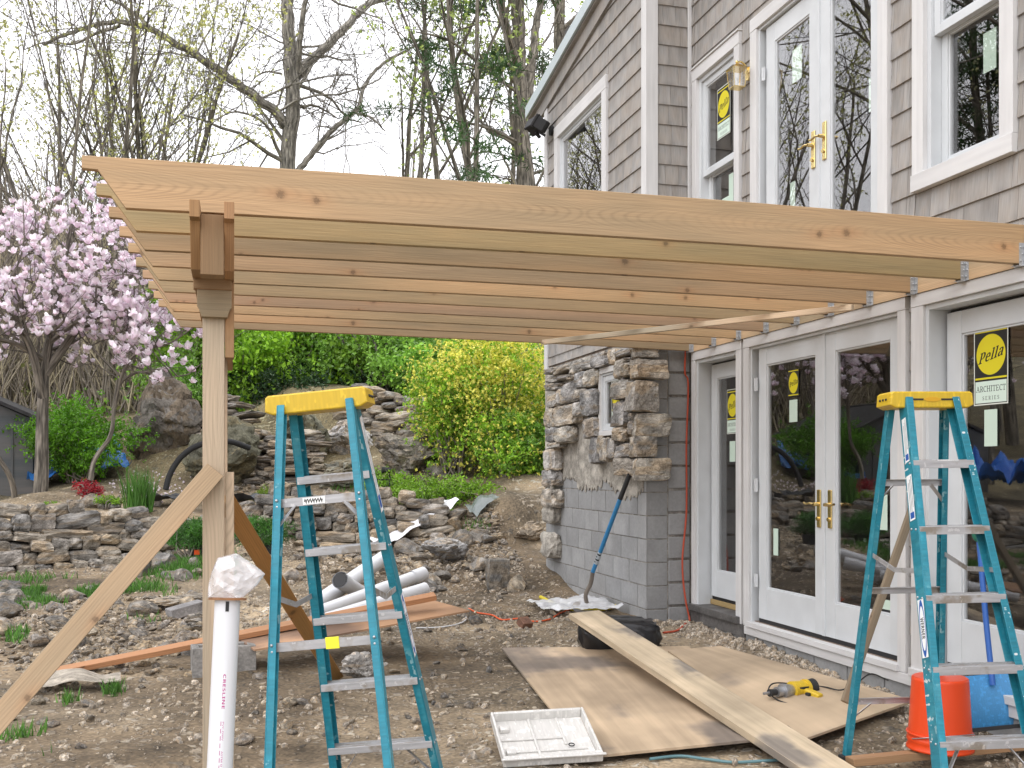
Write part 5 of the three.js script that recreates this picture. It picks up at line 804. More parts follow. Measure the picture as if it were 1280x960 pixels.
// ------------------------------------------------------------------ plants and trees
function leafClump(n, spread, L, wd, seed, fold = 0.25) {            // n pointed leaves round a twig end
  const r = rngOf(seed), pos = [], nor = [], idx = [], q = new THREE.Quaternion(), e = new THREE.Euler();
  for (let k = 0; k < n; k++) {
    q.setFromEuler(e.set((r() - 0.5) * 2.6, r() * 6.28, (r() - 0.5) * 2.6)); const c = V((r() - 0.5) * spread, (r() - 0.5) * spread, (r() - 0.5) * spread), l = L * (0.7 + 0.6 * r()), b = pos.length / 3;
    for (const [x, y, z] of [[0, 0, 0], [wd * l, fold * wd * l, l * 0.45], [0, 0, l], [-wd * l, fold * wd * l, l * 0.45]]) { const v = V(x, y, z).applyQuaternion(q).add(c); pos.push(v.x, v.y, v.z); const nn = V(x * 0.6, 1, 0).applyQuaternion(q).normalize(); nor.push(nn.x, nn.y, nn.z); }
    idx.push(b, b + 2, b + 1, b, b + 3, b + 2);
  }
  const g = new THREE.BufferGeometry(); g.setAttribute('position', new THREE.Float32BufferAttribute(pos, 3)); g.setAttribute('normal', new THREE.Float32BufferAttribute(nor, 3)); g.setAttribute('uv', new THREE.Float32BufferAttribute(new Float32Array(pos.length / 3 * 2), 2)); g.setIndex(idx); return g;
}
function scatter(parent, name, geo, mat, items, stuff = true) {     // items: [position, size, brightness]
  const r = rngOf(items.length + 5), im = new THREE.InstancedMesh(geo, mat, items.length), m = new THREE.Matrix4(), q = new THREE.Quaternion(), e = new THREE.Euler(), c = new THREE.Color();
  items.forEach(([p, s, L = 1, rot], i) => { q.setFromEuler(rot ?? e.set(r() * 6.28, r() * 6.28, r() * 6.28)); im.setMatrixAt(i, m.compose(p, q, V(s, s, s))); im.setColorAt(i, c.setRGB(L, L, L * (2 - L) ** 0.3)); });
  im.name = name; im.castShadow = im.receiveShadow = true; im.userData.kind = 'stuff'; parent.add(im); return im;
}
// a branching skeleton; tips collect the ends of the last twigs
function grow(T, r, p, dir, len, rad, lv, o, tips) {
  const n = lv === 0 ? o.segs ?? 9 : lv === 1 ? 6 : 4, pts = [p.clone()], rs = [rad], d = dir.clone().normalize(), q = p.clone(), end = rad * (o.taper ?? 0.35);
  for (let i = 1; i <= n; i++) {
    const w = o.wander * (lv === 0 ? 0.45 : 1); d.x += (r() - 0.5) * w; d.y += (r() - 0.5) * w + o.up * (lv ? 1 : 0.3) / n; d.z += (r() - 0.5) * w; d.normalize();
    q.addScaledVector(d, len / n); pts.push(q.clone()); rs.push(lerp(rad, end, i / n));
    if (lv < o.levels && i > (lv === 0 ? n * (o.clear ?? 0.3) : 0.8)) {
      const k = o.kids[lv] / n, c = Math.floor(k) + (r() < k % 1 ? 1 : 0);
      for (let j = 0; j < c; j++) {
        const a = r() * 6.283, sp = o.spread * (0.7 + 0.6 * r()), t = V(0, 1, 0).cross(d); if (t.lengthSq() < 0.01) t.set(1, 0, 0); t.normalize(); const b = V().crossVectors(d, t), nd = d.clone().multiplyScalar(Math.cos(sp)).addScaledVector(t, Math.cos(a) * Math.sin(sp)).addScaledVector(b, Math.sin(a) * Math.sin(sp));
        grow(T, r, q, nd, len * (o.shrink ?? 0.55) * (1.15 - 0.6 * i / n) * (0.7 + 0.6 * r()), Math.max(o.minR ?? 0.004, rs[i] * 0.55), lv + 1, o, tips);
      }
    }
    if (lv >= o.levels - 1 && i > 1) tips.push([q.clone(), lv]);
  }
  T.add(pts, rs, lv === 0 ? 9 : lv === 1 ? 6 : 3);
}
const woodland = 'bare and budding trees of the hillside woods';
function treeProto(name, seed, h, rad, o, leaf) {
  const r = rngOf(seed), T = new Tubes(), tips = [], g = new THREE.Group(); g.name = name;
  for (let k = 0; k < (o.stems ?? 1); k++) { const a = k / (o.stems ?? 1) * 6.28 + r(); grow(T, r, V(o.stems ? Math.cos(a) * rad * 2 : 0, 0, o.stems ? Math.sin(a) * rad * 2 : 0), V(o.stems ? Math.cos(a) * o.flare * (0.4 + r()) : (r() - 0.5) * 0.1, 1, o.stems ? Math.sin(a) * o.flare * (0.4 + r()) : (r() - 0.5) * 0.1), h * (0.8 + 0.3 * r()), rad * (0.7 + 0.5 * r()), 0, o, tips); }
  const t = new THREE.Mesh(T.build(), o.bark ?? M.bark); t.name = 'trunk'; t.castShadow = t.receiveShadow = true; g.add(t);
  if (leaf) { const it = []; for (const [p] of tips) for (let k = 0; k < leaf.per; k++) if (r() < leaf.prob) { const q = p.clone().add(V((r() - 0.5), (r() - 0.5), (r() - 0.5)).multiplyScalar(leaf.off ?? 0.3)); it.push([q, leaf.size * (0.6 + 0.8 * r()), 0.6 + 0.8 * r()]); } scatter(g, 'crown', leaf.geo, leaf.mat, it); }
  return g;
}
function place(proto, label, category, p, turn, s, group) { const o = proto.userData.used ? proto.clone() : proto; proto.userData.used = true; const nm = proto.name.replace(/_\d+$/, ''); const c = o === proto ? proto : o; if (o !== proto) c.userData = {}; c.name = numbered(nm); c.position.copy(p); c.rotation.y = turn; c.scale.setScalar(s); scene.add(c); return tag(c, label, category, group); }
const lf = { bud: leafClump(4, 0.5, 0.5, 0.32, 3), green: leafClump(6, 1.1, 0.75, 0.3, 5), needle: leafClump(9, 0.8, 1.1, 0.07, 7), small: leafClump(7, 1.2, 0.6, 0.3, 9) };
const LM = { bud: leafMat(0.52, 0.53, 0.2), pale: leafMat(0.54, 0.54, 0.3), green: leafMat(0.22, 0.42, 0.06), lime: leafMat(0.25, 0.45, 0.035), dark: leafMat(0.028, 0.07, 0.02), fir: leafMat(0.06, 0.12, 0.04, 0.25), grass: leafMat(0.1, 0.24, 0.04), gold: leafMat(0.86, 0.82, 0.16), red: leafMat(0.4, 0.025, 0.04), fern: leafMat(0.2, 0.3, 0.03) };
{
  const r = rngOf(99), O = { levels: 3, wander: 0.4, up: 0.35, spread: 0.75, kids: [9, 6, 4], clear: 0.35, minR: 0.006 };
  const protos = [
    treeProto('bare_tree', 1, 11, 0.12, O, null), treeProto('bare_tree', 2, 13, 0.14, { ...O, wander: 0.3, clear: 0.45 }, null),
    treeProto('budding_tree', 3, 9, 0.09, { ...O, spread: 0.6 }, { geo: lf.bud, mat: LM.bud, per: 1, prob: 0.5, size: 0.12 }), treeProto('budding_tree', 4, 11, 0.1, O, { geo: lf.bud, mat: LM.pale, per: 1, prob: 0.4, size: 0.12 }),
    treeProto('slender_tree', 5, 12, 0.08, { ...O, kids: [12, 5, 3], spread: 0.9, wander: 0.3 }, null)];
  const kinds = ['bare grey tree among the hillside woods', 'tall straight bare tree among the hillside woods', 'budding yellow-green tree among the hillside woods', 'budding pale green tree among the hillside woods', 'slender bare sapling-like tree among the hillside woods'];
  // the woods up the slope, seen behind the blossom, and on to the left where the panes look
  const put = (x, z) => { const k = Math.floor(r() * 5), s = 0.5 + 0.4 * r(); place(protos[k], kinds[k], 'tree', V(x, H0(x, z) - 0.1, z), r() * 6.28, s, woodland); };
  for (let i = 0; i < 13; i++) { const d = 27 + 34 * r(), px = -140 + r() * 390; const p = at(px, 500, d); put(p.x, p.z); }
  for (let i = 0; i < 7; i++) { const d = 36 + 24 * r(), px = 400 + r() * 300; const p = at(px, 500, d); put(p.x, p.z); }
  for (let i = 0; i < 24; i++) { const a = (-18 - 75 * r()) * Math.PI / 180, d = 15 + 32 * r(); put(Math.sin(a) * d, -Math.cos(a) * d); }
  for (let i = 0; i < 14; i++) { const a = (-24 - 40 * r()) * Math.PI / 180, d = 13 + 12 * r(), x = 2 + Math.sin(a) * d, z = -5 - Math.cos(a) * d; if (Math.atan2(x, -z) > -0.24) continue; place(protos[i % 5], kinds[i % 5], 'tree', V(x, H0(x, z) - 0.1, z), r() * 6.28, 0.9 + 0.35 * r(), woodland); }
  // brush that reads as one mass on the slope
  const bt = new Tubes(), br = rngOf(3); for (let k = 0; k < 9; k++) { const p = V((br() - 0.5) * 0.5, 0, (br() - 0.5) * 0.5), pts = [p.clone()], d = V((br() - 0.5) * 0.7, 1, (br() - 0.5) * 0.7).normalize(); for (let i = 0; i < 4; i++) { d.x += (br() - 0.5) * 0.5; d.z += (br() - 0.5) * 0.5; d.normalize(); pts.push(pts[i].clone().addScaledVector(d, 0.4 + 0.2 * br())); } bt.add(pts, [0.011, 0.009, 0.007, 0.005, 0.003], 3); }
  const it = []; for (let i = 0; i < 5200; i++) { const d = 19 + 60 * Math.pow(r(), 1.4), px = -300 + r() * 1050, p = at(px, 500, d); if (d < 30 && px > 190 && px < 720) continue; p.y = H0(p.x, p.z) - 0.05; it.push([p, 0.7 + 1.5 * r(), 0.6 + 0.8 * r(), new THREE.Euler(0, r() * 6.28, 0)]); }
  const b = thing('brush', 'grey-brown leafless brush covering the wooded slope', 'brush'); b.userData.kind = 'stuff'; scatter(b, 'twigs', bt.build(), std({ color: lin(0.4, 0.35, 0.27), roughness: 1 }), it);
  const it2 = []; for (let i = 0; i < 5000; i++) { const d = 18 + 45 * r(), px = -300 + r() * 1050, p = at(px, 500, d); if (d < 32 && px > 170 && px < 720) continue; p.y = H0(p.x, p.z) + 0.1 + 1.6 * r() * r(); it2.push([p, 0.08 + 0.1 * r(), 0.6 + 0.7 * r()]); }
  const u = thing('undergrowth', 'sparse pale green undergrowth on the wooded slope', 'undergrowth'); u.userData.kind = 'stuff'; scatter(u, 'leaves', lf.small, leafMat(0.2, 0.22, 0.07), it2);
}
// limbs drawn as paths: [x, y] in the picture at a distance, with twigs
function limbTree(name, label, d, limbs, mat, twig) {
  const T = new Tubes(), r = rngOf(label.length * 7), tips = [], foot = limbs[0][0], p0 = at(foot[0], foot[1], d), t = thing(name, label, 'tree', V(p0.x, p0.y, p0.z));
  const O = { levels: 2, wander: 0.75, up: 0.15, spread: 0.9, kids: [7, 4], clear: 0.1, shrink: 0.6, minR: 0.008, segs: 7 };
  for (const [pts, r0, r1, dz = 0, tw = 1, base] of limbs.map((l) => [l.slice(0, -4), ...l.slice(-4)])) {
    const n = pts.length, cv = new THREE.CatmullRomCurve3(pts.map(([x, y], i) => at(x, y, d + dz * i / (n - 1)).sub(t.position))), k = Math.max(8, n * 4), P = Array.from({ length: k + 1 }, (_, i) => cv.getPoint(i / k));
    for (let i = 1; i < k; i++) P[i].add(V((r() - 0.5), (r() - 0.5), (r() - 0.5)).multiplyScalar(r0 * 0.35));
    T.add(P, P.map((_, i) => lerp(r0, r1, i / k)), r0 > 0.12 ? 12 : 7);
    for (let i = 2; i < k; i++) if (r() < 0.42 * tw * twig) { const dd = V(r() - 0.5, r() * 0.7 - 0.15, r() - 0.5); grow(T, r, P[i], dd, 1.2 + 2.4 * r(), Math.max(0.014, lerp(r0, r1, i / k) * 0.3), 1, { ...O, levels: 3, kids: [0, 5, 3] }, tips); }
  }
  mesh('trunk', T.build(), mat, t); return [t, tips];
}
limbTree('sycamore_tree', 'large bare tree with mottled grey trunk and spreading limbs above the pergola', 27, [
  [[361, 470], [361, 330], [361, 200], [366, 120], [362, 60], [358, 0], [352, -80], [350, -170], 0.23, 0.13, 0, 0.5],
  [[356, 158], [345, 140], [320, 122], [296, 104], [268, 84], [240, 66], [212, 50], [188, 36], [168, 30], [140, 27], [112, 33], [82, 44], [54, 56], 0.13, 0.035, -3, 1],
  [[188, 36], [172, 20], [155, 8], [132, -4], [110, -14], 0.06, 0.02, 0, 1.2], [[150, 32], [120, 42], [90, 55], [60, 52], [30, 62], 0.05, 0.015, 1, 1.2],
  [[364, 105], [380, 84], [400, 66], [424, 42], [444, 20], [462, 4], [492, -4], [530, -16], 0.145, 0.06, 3, 0.7], [[372, 90], [374, 60], [378, 24], [384, -10], [388, -60], 0.09, 0.05, -1, 0.7],
  [[372, 215], [390, 192], [412, 166], [432, 148], [448, 134], [454, 112], [466, 92], [484, 76], [506, 64], [530, 53], 0.085, 0.028, 2, 1], [[446, 142], [462, 146], [482, 164], 0.04, 0.015, 0, 1],
  [[356, 204], [344, 180], [336, 160], [318, 146], [292, 140], [268, 150], 0.055, 0.014, -2, 1.4], [[370, 135], [392, 132], [410, 140], [424, 149], 0.045, 0.015, 1, 1.4], [[352, 92], [332, 90], [318, 98], [308, 118], 0.03, 0.01, 0, 1.2], [[374, 66], [392, 70], [412, 70], [430, 56], 0.035, 0.012, 1, 1.3]], std({ color: lin(0.5, 0.485, 0.46), map: barkTex, bumpMap: barkBump, bumpScale: 0.01, roughness: 1 }), 0.75);
{ // the pair of rough trunks and the hemlock beside the house gable
  limbTree('oak_tree', 'rough grey double trunk rising beside the house gable', 24, [[[648, 470], [649, 330], [654, 200], [650, 110], [648, 40], [650, -40], [652, -150], 0.19, 0.14, 0, 0.6], [[656, 150], [663, 100], [668, 50], [676, 0], [690, -70], 0.13, 0.07, 2, 1], [[650, 90], [636, 50], [628, 10], [618, -40], [600, -90], 0.11, 0.05, -2, 1], [[652, 120], [600, 80], [560, 50], [520, 40], 0.05, 0.015, -2, 1], [[652, 180], [610, 160], [570, 150], [530, 138], 0.045, 0.012, -2, 1]], M.bark, 0.6);
  limbTree('oak_tree', 'dark straight trunk seen through the twigs nearest the house roof', 27, [[[694, 470], [696, 200], [698, 60], [702, -120], 0.17, 0.13, 0, 1], [[700, 40], [730, 10], [760, -30], 0.06, 0.03, 0, 1]], M.bark, 1);
  const fl = (x, base, d, seed, n, label) => {
    const r = rngOf(seed), T = new Tubes(), p0 = at(x, base, d), t = thing('hemlock_tree', label, 'tree', p0.clone()), it = [], h = 11.5;
    const P = []; for (let i = 0; i <= 10; i++) P.push(V((r() - 0.5) * 0.14 + i * 0.03, h * i / 10, (r() - 0.5) * 0.1)); T.add(P, P.map((_, i) => lerp(0.09, 0.02, i / 10)), 8);
    for (let i = 0; i < n; i++) { const y = lerp(3, h, r()), L = lerp(2.5, 0.7, y / h) * (0.5 + 0.7 * r()), a = r() * 6.28, d0 = V(Math.cos(a), 0.12, Math.sin(a)), pts = []; let q = V(0.03 * y, y, 0); for (let k = 0; k <= 6; k++) { pts.push(q.clone()); d0.y -= 0.09; q = q.clone().addScaledVector(d0, L / 6).add(V((r() - 0.5) * 0.1, (r() - 0.5) * 0.08, (r() - 0.5) * 0.1)); if (k > 1) for (let m = 0; m < 4; m++) it.push([q.clone().add(V((r() - 0.5) * 0.6, (r() - 0.5) * 0.16, (r() - 0.5) * 0.6)), 0.13 + 0.12 * r(), 0.6 + 0.8 * r()]); } T.add(pts, pts.map((_, k) => lerp(0.022, 0.004, k / 6)), 4); }
    mesh('trunk', T.build(), M.bark, t); scatter(t, 'crown', lf.needle, LM.fir, it);
  };
  fl(585, 480, 22, 5, 26, 'dark thin hemlock with drooping sparse foliage left of the double trunk'); fl(632, 480, 25, 6, 22, 'dark hemlock directly behind the rough double trunk'); fl(520, 470, 25, 8, 12, 'faint thin hemlock standing farthest left of the hemlocks');
  fl(-420, 520, 17, 31, 60, 'dark hemlock outside the left edge, nearer of two mirrored in the panes'); fl(-620, 560, 16, 32, 60, 'dark hemlock outside the left edge, farther of two mirrored in the panes');
  const r = rngOf(61), mk = (seed, h) => treeProto('maple_tree', seed, h, 0.1, { levels: 3, wander: 0.35, up: 0.4, spread: 0.6, kids: [10, 6, 4], clear: 0.3, minR: 0.006 }, { geo: lf.bud, mat: leafMat(0.4, 0.5, 0.14), per: 2, prob: 0.6, size: 0.14 });
  const ms = [[610, 23, 11, 'budding maple of many thin upright stems between the hemlocks'], [560, 24, 10, 'budding maple with pale yellow leaves left of the hemlocks'], [690, 22, 12, 'budding maple leaning over the house gable'], [500, 28, 10, 'budding maple with thin twigs right of the large bare tree']];
  ms.forEach(([x, d, h, l], i) => { const p = at(x, 480, d); place(mk(70 + i, h), l, 'tree', V(p.x, H0(p.x, p.z), p.z), r() * 6, 1); });
  const yl = treeProto('budding_tree', 31, 8.2, 0.07, { levels: 3, wander: 0.3, up: 0.5, spread: 0.5, kids: [9, 6, 4], clear: 0.2, minR: 0.005, stems: 6, flare: 0.3 }, { geo: lf.bud, mat: LM.bud, per: 1, prob: 0.7, size: 0.11, off: 0.4 }), p = at(62 + 30, 480, 21); place(yl, 'many-stemmed tree in yellow-green bud rising behind the pink blossom', 'tree', V(p.x, H0(p.x, p.z), p.z), 1, 1); { const e = at(185, 480, 24); place(yl, 'many-stemmed tree in yellow-green bud just left of the rafter tips', 'tree', V(e.x, H0(e.x, e.z), e.z), 3, 0.95); }
}
// leafy shrubs
function shrub(name, label, cat, px, py, d, rx, ry, rz, leaf, mat, n, seed, o = {}) {
  const r = rngOf(seed), c = at(px, py, d), gy = H0(c.x, c.z), base = V(c.x, Math.min(gy, c.y - ry * 0.5), c.z), t = thing(name, label, cat, base), T = new Tubes(), cl = [], it = [];
  for (let k = 0; k < (o.clumps ?? 26); k++) { const u = r() * 6.28, v = Math.acos(2 * r() - 1), m = Math.pow(r(), 0.4); cl.push([V(Math.sin(v) * Math.cos(u) * rx * m, Math.cos(v) * ry * m, Math.sin(v) * Math.sin(u) * rz * m), 0.24 + 0.3 * r(), 0.7 + 0.6 * r()]); }
  const off = c.clone().sub(base);
  for (const [p] of cl) { const e = p.clone().add(off), s = V((r() - 0.5) * rx * 0.5, 0, (r() - 0.5) * rz * 0.5), m = s.clone().lerp(e, 0.5).add(V((r() - 0.5) * 0.2, (r() - 0.3) * 0.2, (r() - 0.5) * 0.2)); T.add([s, s.clone().lerp(m, 0.5), m, e.clone().lerp(m, 0.4), e], [0.016, 0.013, 0.01, 0.007, 0.004], 4); }
  for (let i = 0; i < n; i++) { const [p, s, L] = cl[Math.floor(r() * cl.length)], g = () => (r() + r() + r() - 1.5) * 1.1; it.push([V(p.x + g() * s * rx, p.y + g() * s * ry, p.z + g() * s * rz).add(off), (o.size ?? 0.1) * (0.6 + 0.8 * r()), L * (0.75 + 0.5 * r())]); }
  mesh('stems', T.build(), M.twig, t); scatter(t, 'foliage', leaf, mat, it);
  if (o.flower) { const fi = []; for (let i = 0; i < o.flower[2]; i++) { const [p, s] = cl[Math.floor(r() * cl.length)], g = () => (r() + r() + r() - 1.5) * 1.3; fi.push([V(p.x + g() * s * rx, p.y + g() * s * ry + 0.05, p.z + g() * s * rz).add(off), o.flower[3] * (0.6 + 0.8 * r()), 0.75 + 0.4 * r()]); } scatter(t, 'blossom', o.flower[0], o.flower[1], fi); }
  return t;
}
const G = lf.green, Sm = lf.small;
shrub('shrub', 'bright green leafy shrub right behind the wooden post', 'shrub', 315, 455, 18.6, 0.95, 1.0, 0.8, G, LM.lime, 2700, 1, { size: 0.1 });
shrub('shrub', 'bright green leafy shrub left of the wooden post under the rafter tips', 'shrub', 235, 425, 18.2, 0.8, 1.0, 0.8, G, LM.lime, 1980, 2, { size: 0.09 });
shrub('shrub', 'deep green leafy shrub above the yellow ladder top', 'shrub', 385, 430, 19.5, 1.3, 1.05, 1, G, LM.lime, 3600, 3, { size: 0.11 });
shrub('shrub', 'tall dark green shrub on the shady bank below the rafters', 'shrub', 430, 455, 20, 1.2, 0.8, 1, G, LM.green, 2700, 4, { size: 0.1 });
shrub('shrub', 'feathery green shrub overhanging the dark rock behind the low blossom', 'shrub', 228, 490, 17.2, 0.6, 0.55, 0.5, Sm, LM.green, 1300, 25, { size: 0.08 });
shrub('shrub', 'dark leafy shrub in the shade left of the bare stems', 'shrub', 340, 500, 18.4, 0.9, 0.6, 0.7, Sm, LM.dark, 1100, 5, { size: 0.1 });
shrub('shrub', 'dark ground-hugging shrub between the ladder top and the bare stems', 'shrub', 450, 478, 19.5, 1.6, 0.4, 0.8, Sm, LM.dark, 1400, 6, { size: 0.1 });
shrub('shrub', 'mid green shrub behind the rock slope left of the yellow bush', 'shrub', 525, 455, 19, 0.8, 0.8, 0.8, G, LM.green, 2340, 7, { size: 0.1 });
shrub('shrub', 'large dark shrub filling the gap under the last rafter', 'shrub', 470, 415, 22.5, 2.6, 1.0, 1.2, G, LM.green, 4320, 8, { size: 0.13 });
shrub('shrub', 'bright leafy shrub filling the bank between post and ladder top', 'shrub', 345, 440, 20.5, 1.6, 1.1, 0.9, G, LM.lime, 2000, 41, { size: 0.11, clumps: 34 });
shrub('shrub', 'leafy green shrub behind the fan of bare stems', 'shrub', 500, 440, 21.5, 1.5, 1.0, 0.9, G, LM.lime, 2000, 42, { size: 0.11, clumps: 40 });
shrub('shrub', 'dark shrub high on the bank behind the wooden post', 'shrub', 300, 400, 22, 2.2, 1.1, 1.2, G, LM.green, 4320, 18, { size: 0.12 });
shrub('forsythia', 'yellow forsythia bush in full flower against the house corner', 'bush', 632, 492, 15.6, 1.05, 1.0, 0.8, Sm, LM.lime, 1700, 9, { size: 0.075, clumps: 60, flower: [lf.bud, LM.gold, 7000, 0.08] });
shrub('forsythia', 'greener lower part of bush with few yellow flowers left of the forsythia', 'bush', 565, 515, 15.6, 0.7, 0.75, 0.6, Sm, LM.lime, 1500, 10, { size: 0.07, flower: [lf.bud, LM.gold, 1500, 0.065] });
shrub('shrub', 'green shrub in shade below the forsythia beside the stone corner', 'shrub', 655, 555, 15.2, 0.6, 0.5, 0.5, Sm, LM.green, 1300, 11, { size: 0.08 });
shrub('forsythia', 'lowest yellow-green sprays of the forsythia hanging to the ground by the house corner', 'bush', 640, 555, 15.1, 0.75, 0.45, 0.5, Sm, LM.lime, 1500, 43, { size: 0.07, flower: [lf.bud, LM.gold, 1300, 0.065] });
shrub('weeds', 'bright green weeds on the slope below the yellow bush', 'weeds', 545, 618, 14.4, 0.85, 0.28, 0.5, Sm, LM.lime, 1300, 12, { size: 0.055 });
shrub('weeds', 'green weeds trailing over the rocks between slope and stone wall', 'weeds', 490, 606, 14.9, 0.5, 0.22, 0.4, Sm, LM.lime, 600, 13, { size: 0.055 });
shrub('maple_shrub', 'feathery bright green Japanese maple shrub beside the shed', 'shrub', 100, 545, 14.9, 0.75, 0.5, 0.6, Sm, leafMat(0.12, 0.3, 0.015), 2400, 14, { size: 0.062 });
shrub('azalea', 'small red azalea in the bed above the stone wall', 'shrub', 112, 611, 13.4, 0.2, 0.13, 0.16, Sm, LM.red, 420, 15, { size: 0.035 });
shrub('perennial', 'small yellow-green plant on the wall below the blossom tree', 'plant', 68, 637, 12.6, 0.16, 0.1, 0.14, Sm, LM.lime, 220, 16, { size: 0.035 });
shrub('perennial', 'low green plant right of the red azalea', 'plant', 136, 626, 13.2, 0.17, 0.08, 0.14, Sm, LM.lime, 220, 17, { size: 0.035 });
shrub('perennial', 'yellow-green ferny plant behind the pond liner', 'plant', 334, 622, 14, 0.2, 0.13, 0.18, lf.needle, LM.fern, 320, 19, { size: 0.05 });
for (const [px, py, d, l, tagc, sd] of [[240, 668, 11.7, 'potted juniper with an orange tag on its black pot, left of the post', true, 20], [330, 664, 11.9, 'potted green juniper in a black pot, right of the post', false, 21]]) {
  const t = shrub('potted_juniper', l, 'potted plant', px, py, d, 0.3, 0.14, 0.24, lf.needle, leafMat(0.07, 0.2, 0.03), 900, sd, { size: 0.05 }), c = at(px + 10, py + 28, d).sub(t.position); mesh('pot', new THREE.CylinderGeometry(0.12, 0.095, 0.22, 20).translate(c.x, c.y, c.z), M.rubber, t);
  if (tagc) { mesh('tag', boxG(0.06, 0.055, 0.004, 0).translate(c.x - 0.03, c.y + 0.06, c.z + 0.12), std({ color: lin(0.75, 0.09, 0.01) }), t); mesh('tag', boxG(0.04, 0.08, 0.004, 0).translate(c.x + 0.06, c.y + 0.04, c.z + 0.115), M.paper, t); }
}
{ // grass clump and the patches of grass
  const blade = new THREE.BufferGeometry(); blade.setAttribute('position', new THREE.Float32BufferAttribute([-0.5, 0, 0, 0.5, 0, 0, -0.35, 0.5, 0.08, 0.35, 0.5, 0.08, 0, 1, 0.26], 3)); blade.setAttribute('uv', new THREE.Float32BufferAttribute(new Float32Array(10), 2)); blade.setIndex([0, 1, 2, 1, 3, 2, 2, 3, 4]); blade.computeVertexNormals();
  const r = rngOf(17), bl = (w, h) => blade.clone().scale(w, h, h), c = at(174, 640, 13.1), t = thing('iris_clump', 'tall clump of upright green iris leaves on the stone wall', 'plant', c.clone()), it = [];
  for (let i = 0; i < 190; i++) { const a = r() * 6.28, m = Math.sqrt(r()) * 0.17; it.push([V(Math.cos(a) * m, 0, Math.sin(a) * m), 0.7 + 0.5 * r(), 0.7 + 0.6 * r(), new THREE.Euler((r() - 0.5) * 0.4, r() * 6.28, (r() - 0.5) * 0.35)]); } scatter(t, 'blades', bl(0.02, 0.52), LM.grass, it);
  const zones = [[100, 735, 130, 14, 4200], [225, 708, 80, 14, 3600], [30, 750, 60, 18, 1800], [185, 770, 30, 10, 250], [20, 800, 24, 10, 150], [30, 930, 50, 20, 260], [142, 867, 18, 6, 120], [90, 880, 20, 6, 60], [700, 655, 16, 6, 60], [590, 660, 30, 12, 160], [490, 615, 90, 14, 900]], g = [];
  for (const [x, y, w, h, n] of zones) for (let i = 0; i < n; i++) { const q = onGround(x + (r() + r() - 1) * w, y + (r() + r() - 1) * h); if (fbm(q.x * 2.5, q.z * 2.5, 4, 3) < -0.1) continue; q.y = H(q.x, q.z) - 0.005; g.push([q, 0.5 + 0.8 * r(), 0.65 + 0.7 * r(), new THREE.Euler((r() - 0.5) * 0.9, r() * 6.28, (r() - 0.5) * 0.9)]); }
  const gr = thing('grass', 'thin patches of young grass in the dirt before the stone wall', 'grass'); gr.userData.kind = 'stuff'; scatter(gr, 'blades', bl(0.011, 0.085), LM.grass, g);
}
